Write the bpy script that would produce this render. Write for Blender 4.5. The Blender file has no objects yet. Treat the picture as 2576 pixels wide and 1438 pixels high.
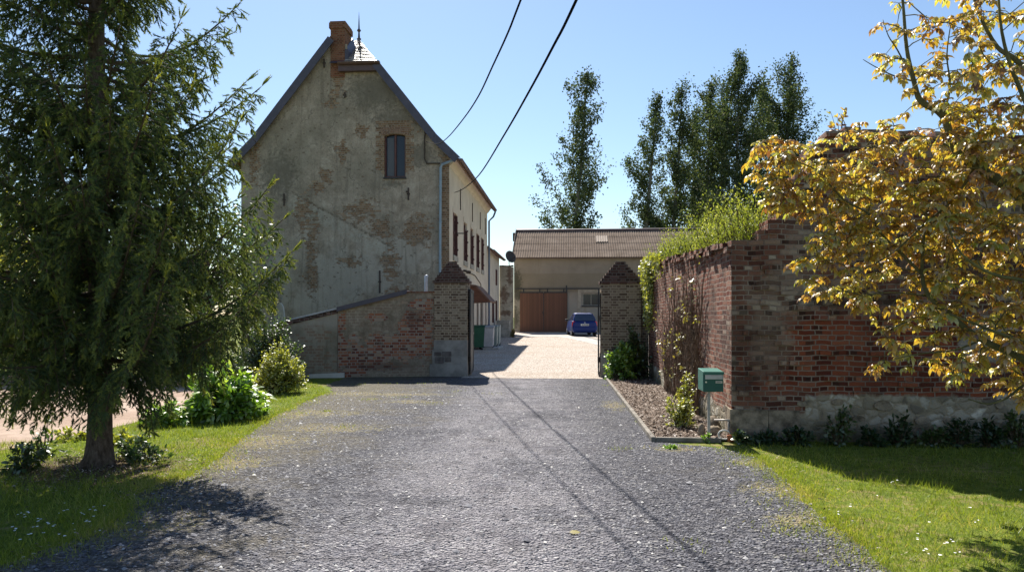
import bpy, math, random
import numpy as np
from mathutils import Vector, Matrix
random.seed(11)
rng = np.random.default_rng(11)
S = bpy.context.scene
COL = S.collection
R = math.radians
# ------------------------------------------------------------------ camera model
# the place is laid out in metres: +Y runs along the long side of the farmhouse
FD, CX, HY, CZ = 1872.1, 1288.0, 792.8, 1.65
YAW = math.atan(150 / 2000)
CA, SA = math.cos(YAW), math.sin(YAW)
def ray(x):
    u = (x - CX) / FD
    return -SA + u * CA, CA + u * SA
def atT(x, y, t):
    a, b = ray(x)
    return Vector((a * t, b * t, CZ + (HY - y) / FD * t))
def atY(x, y, Y):
    return atT(x, y, Y / ray(x)[1])
def atX(x, y, X):
    return atT(x, y, X / ray(x)[0])
def gz(Y):
    return 0.41 * min(max(Y - 20.0, 0), 35) / 35.0
def G(x, y, up=0.0):
    z = 0.0
    for _ in range(30):
        t = (CZ - z) * FD / max(y - HY, 4)
        z = gz(ray(x)[1] * t)
    p = atT(x, y, t)
    return Vector((p.x, p.y, z + up))
LDIR = Vector((0.29, -0.895, -1.0))
# ------------------------------------------------------------------ objects
def tag(o, label=None, cat=None, group=None, kind=None):
    if label: o['label'] = label
    if cat: o['category'] = cat
    if group: o['group'] = group
    if kind: o['kind'] = kind
    return o
def empty(name, loc, rz=0.0, label=None, cat=None, group=None):
    o = bpy.data.objects.new(name, None)
    COL.objects.link(o)
    o.location = loc
    o.rotation_euler = (0, 0, rz)
    o.empty_display_size = 0.2
    return tag(o, label, cat, group)
def link(o, parent, local=False):
    COL.objects.link(o)
    if parent is not None:
        o.parent = parent
        if not local and parent.type == 'EMPTY':
            o.location = -Vector(parent.location)
    return o
class MB:
    def __init__(s):
        s.v, s.f, s.m = [], [], []
    def poly(s, pts, m=0):
        n = len(s.v)
        s.v += [tuple(p) for p in pts]
        s.f.append(tuple(range(n, n + len(pts)))); s.m.append(m)
    def box(s, x0, x1, y0, y1, z0, z1, m=0, jit=0.0):
        n = len(s.v)
        j = (lambda: random.uniform(-jit, jit)) if jit else (lambda: 0.0)
        for z in (z0, z1):
            for x, y in ((x0, y0), (x1, y0), (x1, y1), (x0, y1)):
                s.v.append((x + j(), y + j(), z + j()))
        for q in ((0, 3, 2, 1), (4, 5, 6, 7), (0, 1, 5, 4), (1, 2, 6, 5), (2, 3, 7, 6), (3, 0, 4, 7)):
            s.f.append(tuple(n + i for i in q)); s.m.append(m)
    def prism(s, poly, d, m=0):
        """extrude a 3D polygon by vector d"""
        n = len(s.v); k = len(poly); d = Vector(d)
        s.v += [tuple(p) for p in poly] + [tuple(Vector(p) + d) for p in poly]
        s.f.append(tuple(range(n + k - 1, n - 1, -1))); s.m.append(m)
        s.f.append(tuple(range(n + k, n + 2 * k))); s.m.append(m)
        for i in range(k):
            j = (i + 1) % k
            s.f.append((n + i, n + j, n + k + j, n + k + i)); s.m.append(m)
    def tube(s, pts, r, n=6, m=0, cap=True):
        pts = [Vector(p) for p in pts]
        k = len(pts)
        rs = r if isinstance(r, (list, tuple)) else [r] * k
        base = len(s.v)
        up = None
        for i, p in enumerate(pts):
            d = (pts[min(i + 1, k - 1)] - pts[max(i - 1, 0)])
            if d.length < 1e-9: d = Vector((0, 0, 1))
            d.normalize()
            if up is None:
                up = Vector((0, 0, 1)) if abs(d.z) < .9 else Vector((1, 0, 0))
            a = d.cross(up)
            if a.length < 1e-6: a = d.orthogonal()
            a.normalize(); b = a.cross(d); up = b
            for j in range(n):
                t = 2 * math.pi * j / n
                s.v.append(tuple(p + (a * math.cos(t) + b * math.sin(t)) * rs[i]))
        for i in range(k - 1):
            for j in range(n):
                j2 = (j + 1) % n
                s.f.append((base + i * n + j, base + i * n + j2, base + (i + 1) * n + j2, base + (i + 1) * n + j)); s.m.append(m)
        if cap:
            s.f.append(tuple(base + j for j in range(n - 1, -1, -1))); s.m.append(m)
            s.f.append(tuple(base + (k - 1) * n + j for j in range(n))); s.m.append(m)
    def lathe(s, c, prof, n=16, m=0):
        """profile (r, z) turned round the vertical through c"""
        base = len(s.v); k = len(prof)
        for r, z in prof:
            for j in range(n):
                t = 2 * math.pi * j / n
                s.v.append((c[0] + r * math.cos(t), c[1] + r * math.sin(t), c[2] + z))
        for i in range(k - 1):
            for j in range(n):
                j2 = (j + 1) % n
                s.f.append((base + i * n + j, base + i * n + j2, base + (i + 1) * n + j2, base + (i + 1) * n + j)); s.m.append(m)
        s.f.append(tuple(base + j for j in range(n - 1, -1, -1))); s.m.append(m)
        s.f.append(tuple(base + (k - 1) * n + j for j in range(n))); s.m.append(m)
    def build(s, name, mats, parent=None, smooth=False, local=False, bevel=0.0):
        me = bpy.data.meshes.new(name)
        me.from_pydata(s.v, [], s.f)
        if not isinstance(mats, (list, tuple)): mats = [mats]
        for x in mats: me.materials.append(x)
        me.polygons.foreach_set('material_index', s.m)
        if smooth: me.polygons.foreach_set('use_smooth', [True] * len(s.f))
        me.validate(); me.update()
        o = bpy.data.objects.new(name, me)
        if bevel:
            b = o.modifiers.new('bevel', 'BEVEL'); b.width = bevel; b.segments = 2; b.limit_method = 'ANGLE'
        return link(o, parent, local)
def np_mesh(name, V, faces, mat, parent=None, rnd=None, local=False, smooth=False):
    """V (N,3); faces = list of int arrays (M,k); rnd = per-vertex random number"""
    me = bpy.data.meshes.new(name)
    V = np.asarray(V, dtype=np.float32)
    me.vertices.add(len(V)); me.vertices.foreach_set('co', V.ravel())
    tot = np.concatenate([np.full(len(f), f.shape[1], dtype=np.int32) for f in faces])
    loops = np.concatenate([f.ravel() for f in faces]).astype(np.int32)
    start = np.concatenate([[0], np.cumsum(tot)[:-1]]).astype(np.int32)
    me.loops.add(len(loops)); me.loops.foreach_set('vertex_index', loops)
    me.polygons.add(len(tot)); me.polygons.foreach_set('loop_start', start)
    me.polygons.foreach_set('loop_total', tot)
    if smooth: me.polygons.foreach_set('use_smooth', np.ones(len(tot), dtype=bool))
    if rnd is not None:
        at = me.attributes.new('rnd', 'FLOAT', 'POINT')
        at.data.foreach_set('value', np.asarray(rnd, dtype=np.float32))
    for x in (mat if isinstance(mat, (list, tuple)) else [mat]): me.materials.append(x)
    me.update(calc_edges=True); me.validate()
    return link(bpy.data.objects.new(name, me), parent, local)
def nrm(a):
    return a / np.maximum(np.linalg.norm(a, axis=-1, keepdims=True), 1e-9)
def leaf_arrays(P, D, N, L, W, kind='oval', droop=0.15, fold=0.0):
    D = nrm(D); Sd = nrm(np.cross(D, N)); N = np.cross(Sd, D)
    L = np.asarray(L)[:, None]; W = np.asarray(W)[:, None]; n = len(P)
    if kind == 'oval':
        cols = [P,
                P + D * L * .30 + Sd * W * .5 + N * W * fold - N * L * droop * .1,
                P + D * L * .70 + Sd * W * .42 + N * W * fold - N * L * droop * .5,
                P + D * L - N * L * droop,
                P + D * L * .70 - Sd * W * .42 + N * W * fold - N * L * droop * .5,
                P + D * L * .30 - Sd * W * .5 + N * W * fold - N * L * droop * .1]
        V = np.stack(cols, 1).reshape(-1, 3); b = np.arange(n)[:, None] * 6
        faces = [b + np.array([[0, 1, 5]]), b + np.array([[1, 2, 4, 5]]), b + np.array([[2, 3, 4]])]
        return V, faces, 6
    if kind == 'diamond':
        cols = [P, P + D * L * .5 + Sd * W * .5, P + D * L - N * L * droop, P + D * L * .5 - Sd * W * .5]
        V = np.stack(cols, 1).reshape(-1, 3); b = np.arange(n)[:, None] * 4
        return V, [b + np.array([[0, 1, 2, 3]])], 4
    cols = [P - Sd * W * .5, P + Sd * W * .5, P + D * L]
    V = np.stack(cols, 1).reshape(-1, 3); b = np.arange(n)[:, None] * 3
    return V, [b + np.array([[0, 1, 2]])], 3
def leaves(name, P, D, N, L, W, mat, parent=None, kind='oval', droop=0.15, rnd=None, local=False, fold=0.0):
    P = np.asarray(P); n = len(P)
    V, F, k = leaf_arrays(P, np.asarray(D), np.asarray(N), L, W, kind, droop, fold)
    if rnd is None: rnd = rng.random(n)
    return np_mesh(name, V, F, mat, parent, np.repeat(rnd, k), local)
def rand_dirs(n):
    return nrm(rng.normal(size=(n, 3)))
# ------------------------------------------------------------------ materials
class NB:
    def __init__(s, name, rough=.85, spec=.3, metal=0.0):
        s.mat = bpy.data.materials.new(name)
        s.mat.use_nodes = True
        s.nt = s.mat.node_tree
        s.nt.nodes.clear()
        s.out = s.nt.nodes.new('ShaderNodeOutputMaterial')
        s.b = s.nt.nodes.new('ShaderNodeBsdfPrincipled')
        s.nt.links.new(s.b.outputs[0], s.out.inputs[0])
        s.b.inputs['Roughness'].default_value = rough
        s.b.inputs['Specular IOR Level'].default_value = spec
        s.b.inputs['Metallic'].default_value = metal
        s._c = None
    def set(s, sock, v):
        if hasattr(v, 'is_output'):
            s.nt.links.new(v, sock)
        elif isinstance(v, (tuple, list)):
            d = sock.default_value
            try:
                sock.default_value = tuple(v) + ((1,) if len(d) == 4 and len(v) == 3 else ())
            except Exception:
                sock.default_value = v
        else:
            try: sock.default_value = v
            except Exception: sock.default_value = (v, v, v, 1)
    def node(s, t): return s.nt.nodes.new(t)
    def co(s):
        if s._c is None: s._c = s.node('ShaderNodeTexCoord').outputs['Object']
        return s._c
    def xyz(s, v=None):
        n = s.node('ShaderNodeSeparateXYZ'); s.set(n.inputs[0], v or s.co())
        return n.outputs[0], n.outputs[1], n.outputs[2]
    def comb(s, x, y, z=0.0):
        n = s.node('ShaderNodeCombineXYZ')
        for i, q in enumerate((x, y, z)): s.set(n.inputs[i], q)
        return n.outputs[0]
    def m(s, op, a, b=0.0, c=None, clamp=False):
        n = s.node('ShaderNodeMath'); n.operation = op; n.use_clamp = clamp
        s.set(n.inputs[0], a); s.set(n.inputs[1], b)
        if c is not None: s.set(n.inputs[2], c)
        return n.outputs[0]
    def add(s, a, b): return s.m('ADD', a, b)
    def mul(s, a, b): return s.m('MULTIPLY', a, b)
    def vadd(s, a, b, op='ADD'):
        n = s.node('ShaderNodeVectorMath'); n.operation = op
        s.set(n.inputs[0], a); s.set(n.inputs[1], b)
        return n.outputs[0]
    def noise(s, scale, detail=4, rough=.6, v=None, dist=0.0, col=False):
        n = s.node('ShaderNodeTexNoise'); s.set(n.inputs['Vector'], v or s.co())
        n.inputs['Scale'].default_value = scale; n.inputs['Detail'].default_value = detail
        n.inputs['Roughness'].default_value = rough; n.inputs['Distortion'].default_value = dist
        return n.outputs['Color'] if col else n.outputs['Fac']
    def vor(s, scale, feature='F1', out='Distance', v=None, rand=1.0):
        n = s.node('ShaderNodeTexVoronoi'); n.feature = feature; s.set(n.inputs['Vector'], v or s.co())
        n.inputs['Scale'].default_value = scale; n.inputs['Randomness'].default_value = rand
        return n.outputs[out]
    def ramp(s, f, stops, interp='LINEAR'):
        n = s.node('ShaderNodeValToRGB'); s.set(n.inputs[0], f)
        e = n.color_ramp.elements; n.color_ramp.interpolation = interp
        while len(e) < len(stops): e.new(.5)
        for i, (p, c) in enumerate(stops):
            e[i].position = p
            if not isinstance(c, (tuple, list)): c = (c, c, c)
            e[i].color = tuple(c) + (1,)
        return n.outputs[0]
    def mix(s, f, a, b, blend='MIX'):
        n = s.node('ShaderNodeMix'); n.data_type = 'RGBA'; n.blend_type = blend
        s.set(n.inputs[0], f); s.set(n.inputs[6], a); s.set(n.inputs[7], b)
        return n.outputs[2]
    def step(s, x, lo, hi):
        n = s.node('ShaderNodeMapRange'); n.interpolation_type = 'SMOOTHSTEP'
        s.set(n.inputs[0], x); n.inputs[1].default_value = lo; n.inputs[2].default_value = hi
        return n.outputs[0]
    def blob(s, u, v, cu, cv, ru, rv):
        a = s.m('DIVIDE', s.m('SUBTRACT', u, cu), ru); b = s.m('DIVIDE', s.m('SUBTRACT', v, cv), rv)
        d = s.m('SQRT', s.add(s.mul(a, a), s.mul(b, b)))
        return s.m('SUBTRACT', 1.0, d)
    def blobs(s, u, v, lst):
        r = None
        for q in lst:
            k = s.blob(u, v, *q)
            r = k if r is None else s.m('MAXIMUM', r, k)
        return r
    def bump(s, h, strength=.5, dist=.02, normal=None):
        n = s.node('ShaderNodeBump'); s.set(n.inputs['Height'], h)
        n.inputs['Strength'].default_value = strength; n.inputs['Distance'].default_value = dist
        if normal is not None: s.set(n.inputs['Normal'], normal)
        s.nt.links.new(n.outputs[0], s.b.inputs['Normal'])
        return n.outputs[0]
    def brick(s, u, v, bw=.22, bh=.07, mortar=.010, wob=.012, english=True, smooth=.25):
        w = s.noise(3.0, 2, .5, col=True)
        ww = s.vadd(s.vadd(w, (.5, .5, .5), 'SUBTRACT'), (wob * 2, wob * 2, wob * 2), 'MULTIPLY')
        vec = s.vadd(s.comb(u, v, 0.0), ww)
        n = s.node('ShaderNodeTexBrick'); s.set(n.inputs['Vector'], vec)
        n.inputs['Scale'].default_value = 1.0
        n.inputs['Color1'].default_value = (0, 0, 0, 1); n.inputs['Color2'].default_value = (1, 1, 1, 1)
        n.inputs['Mortar'].default_value = (.5, .5, .5, 1)
        n.inputs['Mortar Size'].default_value = mortar; n.inputs['Mortar Smooth'].default_value = smooth
        n.inputs['Bias'].default_value = 0; n.inputs['Brick Width'].default_value = bw; n.inputs['Row Height'].default_value = bh
        n.offset = .5; n.offset_frequency = 2
        if english: n.squash = .5; n.squash_frequency = 2
        return n.outputs['Color'], n.outputs['Fac']
    def wallu(s):
        """horizontal run along a wall: X on faces looking along Y, Y on faces looking along X"""
        g = s.node('ShaderNodeNewGeometry')
        nx, ny, nz = s.xyz(g.outputs['True Normal'])
        x, y, z = s.xyz()
        side = s.m('GREATER_THAN', s.m('ABSOLUTE', nx), .6)
        n = s.node('ShaderNodeMix'); s.set(n.inputs[0], side); s.set(n.inputs[2], x); s.set(n.inputs[3], y)
        return n.outputs[0], z
    def done(s, col, rough=None):
        s.set(s.b.inputs['Base Color'], col)
        if rough is not None: s.set(s.b.inputs['Roughness'], rough)
        return s.mat
def plain(name, col, rough=.7, spec=.3, metal=0.0, var=.25, scale=6.0, bump=0.0):
    b = NB(name, rough, spec, metal)
    n = b.noise(scale, 5, .65)
    c = b.mix(b.step(n, .3, .7), tuple(x * (1 - var) for x in col), tuple(min(1, x * (1 + var)) for x in col))
    if bump: b.bump(b.noise(scale * 8, 3), bump, .01)
    return b.done(c)
def leafmat(name, stops, trans=.45, gloss=.12, rough=.45):
    """leaf: diffuse + light through the blade + a little gloss; colour varies leaf by leaf"""
    b = NB(name)
    at = b.node('ShaderNodeAttribute'); at.attribute_name = 'rnd'
    c = b.ramp(at.outputs['Fac'], stops)
    nt = b.nt
    d = b.node('ShaderNodeBsdfDiffuse'); b.set(d.inputs[0], c)
    t = b.node('ShaderNodeBsdfTranslucent'); b.set(t.inputs[0], b.mix(1.0, c, (1.25, 1.2, .7), 'MULTIPLY'))
    g = b.node('ShaderNodeBsdfGlossy'); g.inputs['Roughness'].default_value = rough; b.set(g.inputs[0], (.9, .9, .9))
    m1 = b.node('ShaderNodeMixShader'); m1.inputs[0].default_value = trans
    nt.links.new(d.outputs[0], m1.inputs[1]); nt.links.new(t.outputs[0], m1.inputs[2])
    m2 = b.node('ShaderNodeMixShader'); m2.inputs[0].default_value = gloss
    nt.links.new(m1.outputs[0], m2.inputs[1]); nt.links.new(g.outputs[0], m2.inputs[2])
    nt.nodes.remove(b.b)
    nt.links.new(m2.outputs[0], b.out.inputs[0])
    return b.mat
# ------------------------------------------------------------------ camera, sun, sky
cam = bpy.data.objects.new('camera', bpy.data.cameras.new('camera'))
COL.objects.link(cam)
cam.location = (0, 0, CZ)
cam.rotation_euler = (math.pi / 2, 0, YAW)
cam.data.sensor_width = 36
cam.data.lens = 36 * FD / 2576
cam.data.shift_y = (HY - 719) / 2576
cam.data.clip_start = .1
cam.data.clip_end = 3000
S.camera = cam
sun = bpy.data.objects.new('sun', bpy.data.lights.new('sun', 'SUN'))
COL.objects.link(sun)
sun.data.energy = 5.0
sun.data.angle = R(.55)
sun.data.color = (1, .95, .86)
sun.rotation_euler = LDIR.to_track_quat('-Z', 'Y').to_euler()
W = bpy.data.worlds.new('World'); S.world = W; W.use_nodes = True
wn = W.node_tree
sky = wn.nodes.new('ShaderNodeTexSky'); sky.sky_type = 'NISHITA'
sky.sun_disc = False
sky.sun_elevation = math.atan2(1, math.hypot(LDIR.x, LDIR.y))
sky.sun_rotation = math.atan2(-LDIR.x, -LDIR.y)
sky.air_density = 1.1; sky.dust_density = .25; sky.ozone_density = 3.0; sky.altitude = 0
bg = next(n for n in wn.nodes if n.type == 'BACKGROUND')
wn.links.new(sky.outputs[0], bg.inputs[0])
bg.inputs[1].default_value = .067
S.view_settings.view_transform = 'Standard'
S.view_settings.look = 'None'
S.view_settings.exposure = 1.15
S.cycles.max_bounces = 6
S.cycles.transparent_max_bounces = 8

# ------------------------------------------------------------------ ground
def noisy(pts, step=.14, amp=.07, seed=0, closed=False):
    r = random.Random(seed); out = []
    k = len(pts); rngk = k if closed else k - 1
    off = 0.0
    for i in range(rngk):
        a = Vector(pts[i]); b = Vector(pts[(i + 1) % k])
        n = max(1, int((b - a).length / step))
        nn = Vector((-(b - a).y, (b - a).x, 0))
        if nn.length: nn.normalize()
        for j in range(n):
            off = off * .6 + r.uniform(-amp, amp) * .8
            out.append(a.lerp(b, j / n) + nn * (off if (i or j) else 0))
    if not closed: out.append(Vector(pts[-1]))
    return out
def sheet(name, pts, mat, z, label=None, kind='structure'):
    mb = MB(); mb.poly([(p[0], p[1], z) for p in pts])
    o = mb.build(name, mat); tag(o, label, None, None, kind)
    return o
# terrain: soil with thin turf
b = NB('turf_soil', .95, .1)
n1 = b.noise(.9, 5, .6); n2 = b.noise(7, 5, .7); n3 = b.noise(60, 3, .7)
grass = b.mix(b.step(n2, .35, .65), (.085, .125, .015), (.17, .20, .03))
c = b.mix(b.step(b.add(b.mul(n1, .5), b.mul(n2, .5)), .50, .62), grass, (.24, .19, .085))
c = b.mix(b.mul(b.step(n3, .45, .7), .4), c, (.05, .07, .015))
tx_, ty_, tz_ = b.xyz()
c = b.mix(b.mul(b.step(b.add(b.blob(tx_, ty_, -5.1, 7.6, 1.5, 1.2), b.mul(b.m('SUBTRACT', n2, .5), 1.6)), .1, .6), .85), c, b.mix(b.step(n3, .4, .6), (.075, .045, .03), (.17, .11, .07)))
b.bump(b.add(n2, b.mul(n3, .6)), .8, .04)
M_turf = b.done(c)
mb = MB()
ys = [-60, 20, 55, 420]
for i in range(3):
    y0, y1 = ys[i], ys[i + 1]
    mb.poly([(-420, y0, gz(y0)), (420, y0, gz(y0)), (420, y1, gz(y1)), (-420, y1, gz(y1))])
tag(mb.build('ground', M_turf), kind='structure')

# driveway: dark rolled stone chippings
b = NB('dark_gravel', .88, .2)
x, y, z = b.xyz()
v1 = b.vor(46, out='Color'); vd = b.vor(46); v2 = b.vor(24, out='Color'); vd2 = b.vor(24); ng = b.noise(1.7, 6, .72)
r1 = b.xyz(v1)[0]; r2 = b.xyz(v2)[1]
nl = b.noise(.7, 5, .6); nm = b.noise(3.5, 5, .65); nh = b.noise(170, 2, .6)
stone = b.ramp(r1, [(0, (.022, .023, .034)), (.34, (.098, .098, .122)), (.70, (.21, .207, .235)), (.93, (.33, .32, .33)), (1, (.58, .56, .53))])
stone2 = b.ramp(r2, [(0, (.028, .028, .042)), (.5, (.13, .13, .157)), (.94, (.31, .30, .315)), (1, (.55, .53, .51))])
c = b.mix(b.step(nm, .42, .60), stone, stone2)
# trodden pale track towards the gate
tr = b.mul(b.step(b.add(b.m('MULTIPLY', b.m('ABSOLUTE', b.add(b.add(x, .55), b.mul(y, .035))), -1.0), b.mul(nm, .9)), -1.25, .25), b.step(nl, .25, .6))
c = b.mix(b.mul(b.m('SUBTRACT', 1.0, b.step(b.add(tr, b.mul(nm, .3)), .1, .75)), .62), c, b.mix(.5, c, (.010, .011, .018), 'MULTIPLY'))
c = b.mix(b.mul(tr, .62), c, (.36, .335, .35))
c = b.mix(b.mul(b.step(ng, .50, .62), .5), c, b.mix(1.0, c, (.42, .42, .48), 'MULTIPLY'))
c = b.mix(b.mul(b.step(nm, .46, .66), .5), c, (.075, .070, .078))
c = b.mix(b.mul(b.step(nl, .50, .66), .3), c, (.095, .088, .092))
# dust, moss and straw where the chippings thin out
edge = b.step(b.add(b.m('MULTIPLY', x, -.30), b.add(b.mul(nl, 1.6), b.mul(nm, 1.0))), 1.85, 2.75)
c = b.mix(b.mul(edge, .55), c, (.20, .165, .085))
edge2 = b.step(b.add(b.m('MULTIPLY', x, .34), b.add(b.mul(nl, 1.4), b.mul(nm, 1.1))), 1.75, 2.5)
c = b.mix(b.mul(edge2, .5), c, (.16, .14, .075))
sp = []
for q_ in ((890, 990, .9, .45), (1010, 992, 1.3, .35), (760, 1040, .9, .6), (660, 1110, .7, .6), (830, 1078, .8, .5), (570, 1165, .5, .4), (1040, 1010, .6, .3), (1960, 1235, .35, .3), (2030, 1310, .35, .3), (1895, 1165, .3, .3), (1700, 1130, .35, .2), (1545, 1020, .25, .8), (350, 1330, .4, .3)):
    p_ = G(q_[0], q_[1]); sp.append((p_.x, p_.y, q_[2], q_[3]))
spm = b.blobs(x, y, sp)
nz = b.noise(14, 4, .7)
nzz = b.noise(70, 2, .6)
straw = b.mul(b.step(b.add(spm, b.add(b.mul(b.m('SUBTRACT', nm, .5), 2.4), b.mul(b.m('SUBTRACT', nz, .5), 2.6))), .0, .6), b.step(nzz, .36, .58))
c = b.mix(b.mul(straw, .85), c, b.mix(b.step(nz, .4, .62), (.40, .30, .175), (.27, .25, .09)))
b.bump(b.add(b.add(b.mul(vd, 1.2), b.mul(vd2, 1.1)), b.add(b.mul(nm, .6), b.mul(ng, 1.2))), 1.0, .04)
M_gravel = b.done(c)
LEFT = [(830, 985), (765, 1012), (690, 1050), (610, 1100), (560, 1150), (480, 1195), (400, 1215), (345, 1245), (325, 1292), (250, 1330), (150, 1372), (0, 1425)]
left_edge = [G(*p) for p in LEFT]
RIGHT = [(1835, 1128), (1905, 1155), (1960, 1192), (2010, 1238), (2062, 1292), (2130, 1346), (2230, 1440)]
right_edge = [G(*p) for p in RIGHT]
GATE_Y = 19.4
lw = [Vector((-2.7, GATE_Y, 0)), Vector((-2.75, 19.8, 0)), Vector((-3.7, 19.85, 0)), Vector((-5.9, 19.35, 0)), Vector((-5.7, 17.3, 0))]
path = lw + left_edge + [Vector((-5.2, 2.0, 0)), Vector((-9, -2, 0)), Vector((-9, -9, 0)), Vector((5, -9, 0)), Vector((3.4, 0, 0))] + right_edge[::-1] + [Vector((1.15, 9.8, 0)), Vector((1.02, 15, 0)), Vector((.95, GATE_Y, 0))]
sheet('driveway', noisy(path, .12, .055, 3, False), M_gravel, .006)

# courtyard: pale pinkish gravel
b = NB('pale_gravel', .9, .2)
v1 = b.vor(42, out='Color'); vd = b.vor(42); r1 = b.xyz(v1)[0]
nl = b.noise(.45, 5, .65); nm = b.noise(4, 5, .7)
c = b.ramp(r1, [(0, (.20, .155, .12)), (.45, (.41, .34, .285)), (.85, (.58, .51, .44)), (1, (.80, .74, .68))])
c = b.mix(b.mul(b.step(nm, .45, .7), .5), c, (.33, .26, .20))
c = b.mix(b.mul(b.step(nl, .48, .68), .45), c, (.36, .27, .20))
b.bump(b.add(vd, b.mul(nm, .6)), .9, .03)
M_yard = b.done(c)
mb = MB()
near = noisy([Vector((-2.8, GATE_Y, 0)), Vector((.9, GATE_Y, 0))], .1, .03, 5)
mb.poly([(p.x, p.y, .010) for p in near] + [(.95, 20, .010), (-4.6, 20, .010), (-4.6, 19.9, .010), (-2.8, 19.9, .010)])
mb.poly([(-4.6, 20, .010), (9, 20, .010), (9, 55, .42), (-4.6, 55, .42)])
tag(mb.build('courtyard', M_yard), kind='structure')
M_edge = plain('weathered_edging', (.20, .18, .155), .9, .15, 0, .35, 4, .4)
M_conc = plain('worn_concrete', (.36, .33, .30), .85, .2, 0, .25, 2.5, .3)
M_concd = plain('dark_tarmac', (.10, .10, .105), .85, .2, 0, .3, 2.0, .3)
def ground_sheet(name, dpts, mat, up):
    mb = MB(); mb.poly([G(q[0], q[1], up) for q in dpts]); return tag(mb.build(name, mat), kind='structure')
ground_sheet('concrete_apron', [(1283, 846), (1400, 847), (1425, 850), (1520, 872), (1530, 862), (1440, 840.5), (1430, 833.5), (1285, 833.5)], M_conc, .018)
ground_sheet('tarmac_strip', [(1440.5, 840.2), (1530.5, 861.8), (1640, 880), (1640, 833.5), (1432, 833.5)], M_concd, .016)
# sandy field on the left
b = NB('bare_soil', .95, .1)
nl = b.noise(.5, 5, .6); nm = b.noise(5, 6, .7)
c = b.mix(b.step(nl, .35, .65), (.30, .215, .165), (.40, .31, .25))
c = b.mix(b.mul(b.step(nm, .45, .7), .5), c, (.20, .145, .11))
b.bump(nm, .8, .05)
M_soil = b.done(c)
fe = [G(-300, 1190), G(0, 1135), G(130, 1112), G(250, 1085), G(350, 1060), G(450, 1034), G(520, 1012), Vector((-6.6, 15, 0)), Vector((-8.5, 18.6, 0))]
sheet('field', noisy([Vector((-60, 9.5, 0))] + fe + [Vector((-16, 19.9, 0)), Vector((-60, 19.9, 0))], .3, .1, 8), M_soil, .004)
# planting bed with bark chips
b = NB('bark_mulch', .9, .15)
v1 = b.vor(38, out='Color'); r1 = b.xyz(v1)[0]; nm = b.noise(5, 4, .6)
c = b.ramp(r1, [(0, (.055, .038, .028)), (.5, (.15, .105, .078)), (.85, (.29, .22, .175)), (1, (.48, .40, .34))])
c = b.mix(b.mul(b.step(nm, .45, .65), .4), c, (.06, .04, .028))
b.bump(b.vor(38), 1.0, .03)
M_mulch = b.done(c)
sheet('planting_bed', [(1.0, 19.6), (1.16, 9.9), (2.16, 9.9), (2.2, 19.9), (1.0, 19.9)], M_mulch, .03)
# chips lying on the bed (uncountable)
n = 7000
P = np.stack([rng.uniform(1.1, 2.12, n), 9.95 + rng.random(n) ** 1.2 * 9.5, np.full(n, .035)], 1)
P[:, 2] += rng.random(n) * .02
D = rand_dirs(n); D[:, 2] *= .35
N = rand_dirs(n) * .5 + np.array([0, 0, 1])
b = NB('bark_chip', .85, .2)
at = b.node('ShaderNodeAttribute'); at.attribute_name = 'rnd'
M_chip = b.done(b.ramp(at.outputs['Fac'], [(0, (.05, .034, .025)), (.45, (.155, .11, .082)), (.8, (.31, .24, .19)), (1, (.56, .49, .43))]))
o = leaves('bark_chips', P, D, N, rng.uniform(.03, .075, n), rng.uniform(.012, .03, n), M_chip, kind='diamond')
tag(o, kind='stuff')
# loose stones on the driveway (uncountable): small flattened octahedra
def inside(px, py, poly):
    c = np.zeros(len(px), dtype=bool); k = len(poly)
    for i in range(k):
        x0, y0 = poly[i][0], poly[i][1]; x1, y1 = poly[(i + 1) % k][0], poly[(i + 1) % k][1]
        if y0 == y1: continue
        t = ((y0 > py) != (y1 > py)) & (px < (x1 - x0) * (py - y0) / (y1 - y0) + x0)
        c ^= t
    return c
n = 62000
yy = 2.2 + rng.random(n) ** 1.7 * 14; xx = rng.uniform(-6, 4.2, n)
k = inside(xx, yy, path); xx, yy = xx[k], yy[k]; n = len(xx)
r = rng.gamma(3.2, .0024, n).clip(.0025, .017) * (1 + (rng.random(n) > .97) * rng.uniform(.4, 1.5, n))
az = rng.random(n) * 6.28
off = np.stack([np.stack([np.cos(az + i * np.pi / 2) * rng.uniform(.7, 1.3, n), np.sin(az + i * np.pi / 2) * rng.uniform(.7, 1.3, n), rng.uniform(-.2, .3, n)], 1) for i in range(4)] + [np.stack([np.zeros(n), np.zeros(n), np.full(n, .75)], 1)], 1)
V = (np.stack([xx, yy, np.full(n, .008)], 1)[:, None, :] + off * r[:, None, None]).reshape(-1, 3)
bs = np.arange(n)[:, None] * 5
F = np.concatenate([bs + np.array([[i, (i + 1) % 4, 4]]) for i in range(4)])
b = NB('loose_stone', .6, .45)
at = b.node('ShaderNodeAttribute'); at.attribute_name = 'rnd'
b.b.inputs['Specular IOR Level'].default_value = .2; b.b.inputs['Roughness'].default_value = .8
M_stone = b.done(b.ramp(at.outputs['Fac'], [(0, (.045, .046, .06)), (.5, (.125, .125, .145)), (.86, (.22, .218, .23)), (.965, (.32, .312, .312)), (.992, (.46, .45, .43)), (1, (.65, .62, .58))]))
o = np_mesh('loose_stones', V, [F], M_stone, rnd=np.repeat(rng.random(n), 5)); tag(o, kind='stuff')

# concrete edging round the bed
kb = empty('bed_edging', (1.1, 9.85, 0), 0, 'pale concrete edging strip between dark gravel and bark bed', 'edging')
mb = MB(); mb.prism([(1.085, 9.80, 0), (1.145, 9.80, 0), (1.005, 19.5, 0), (.95, 19.5, 0)], (0, 0, .07)); mb.build('long_edge', M_edge, kb, bevel=.012)
mb = MB(); mb.box(1.147, 1.98, 9.80, 9.86, 0, .065); mb.build('short_edge', M_edge, kb, bevel=.012)

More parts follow.
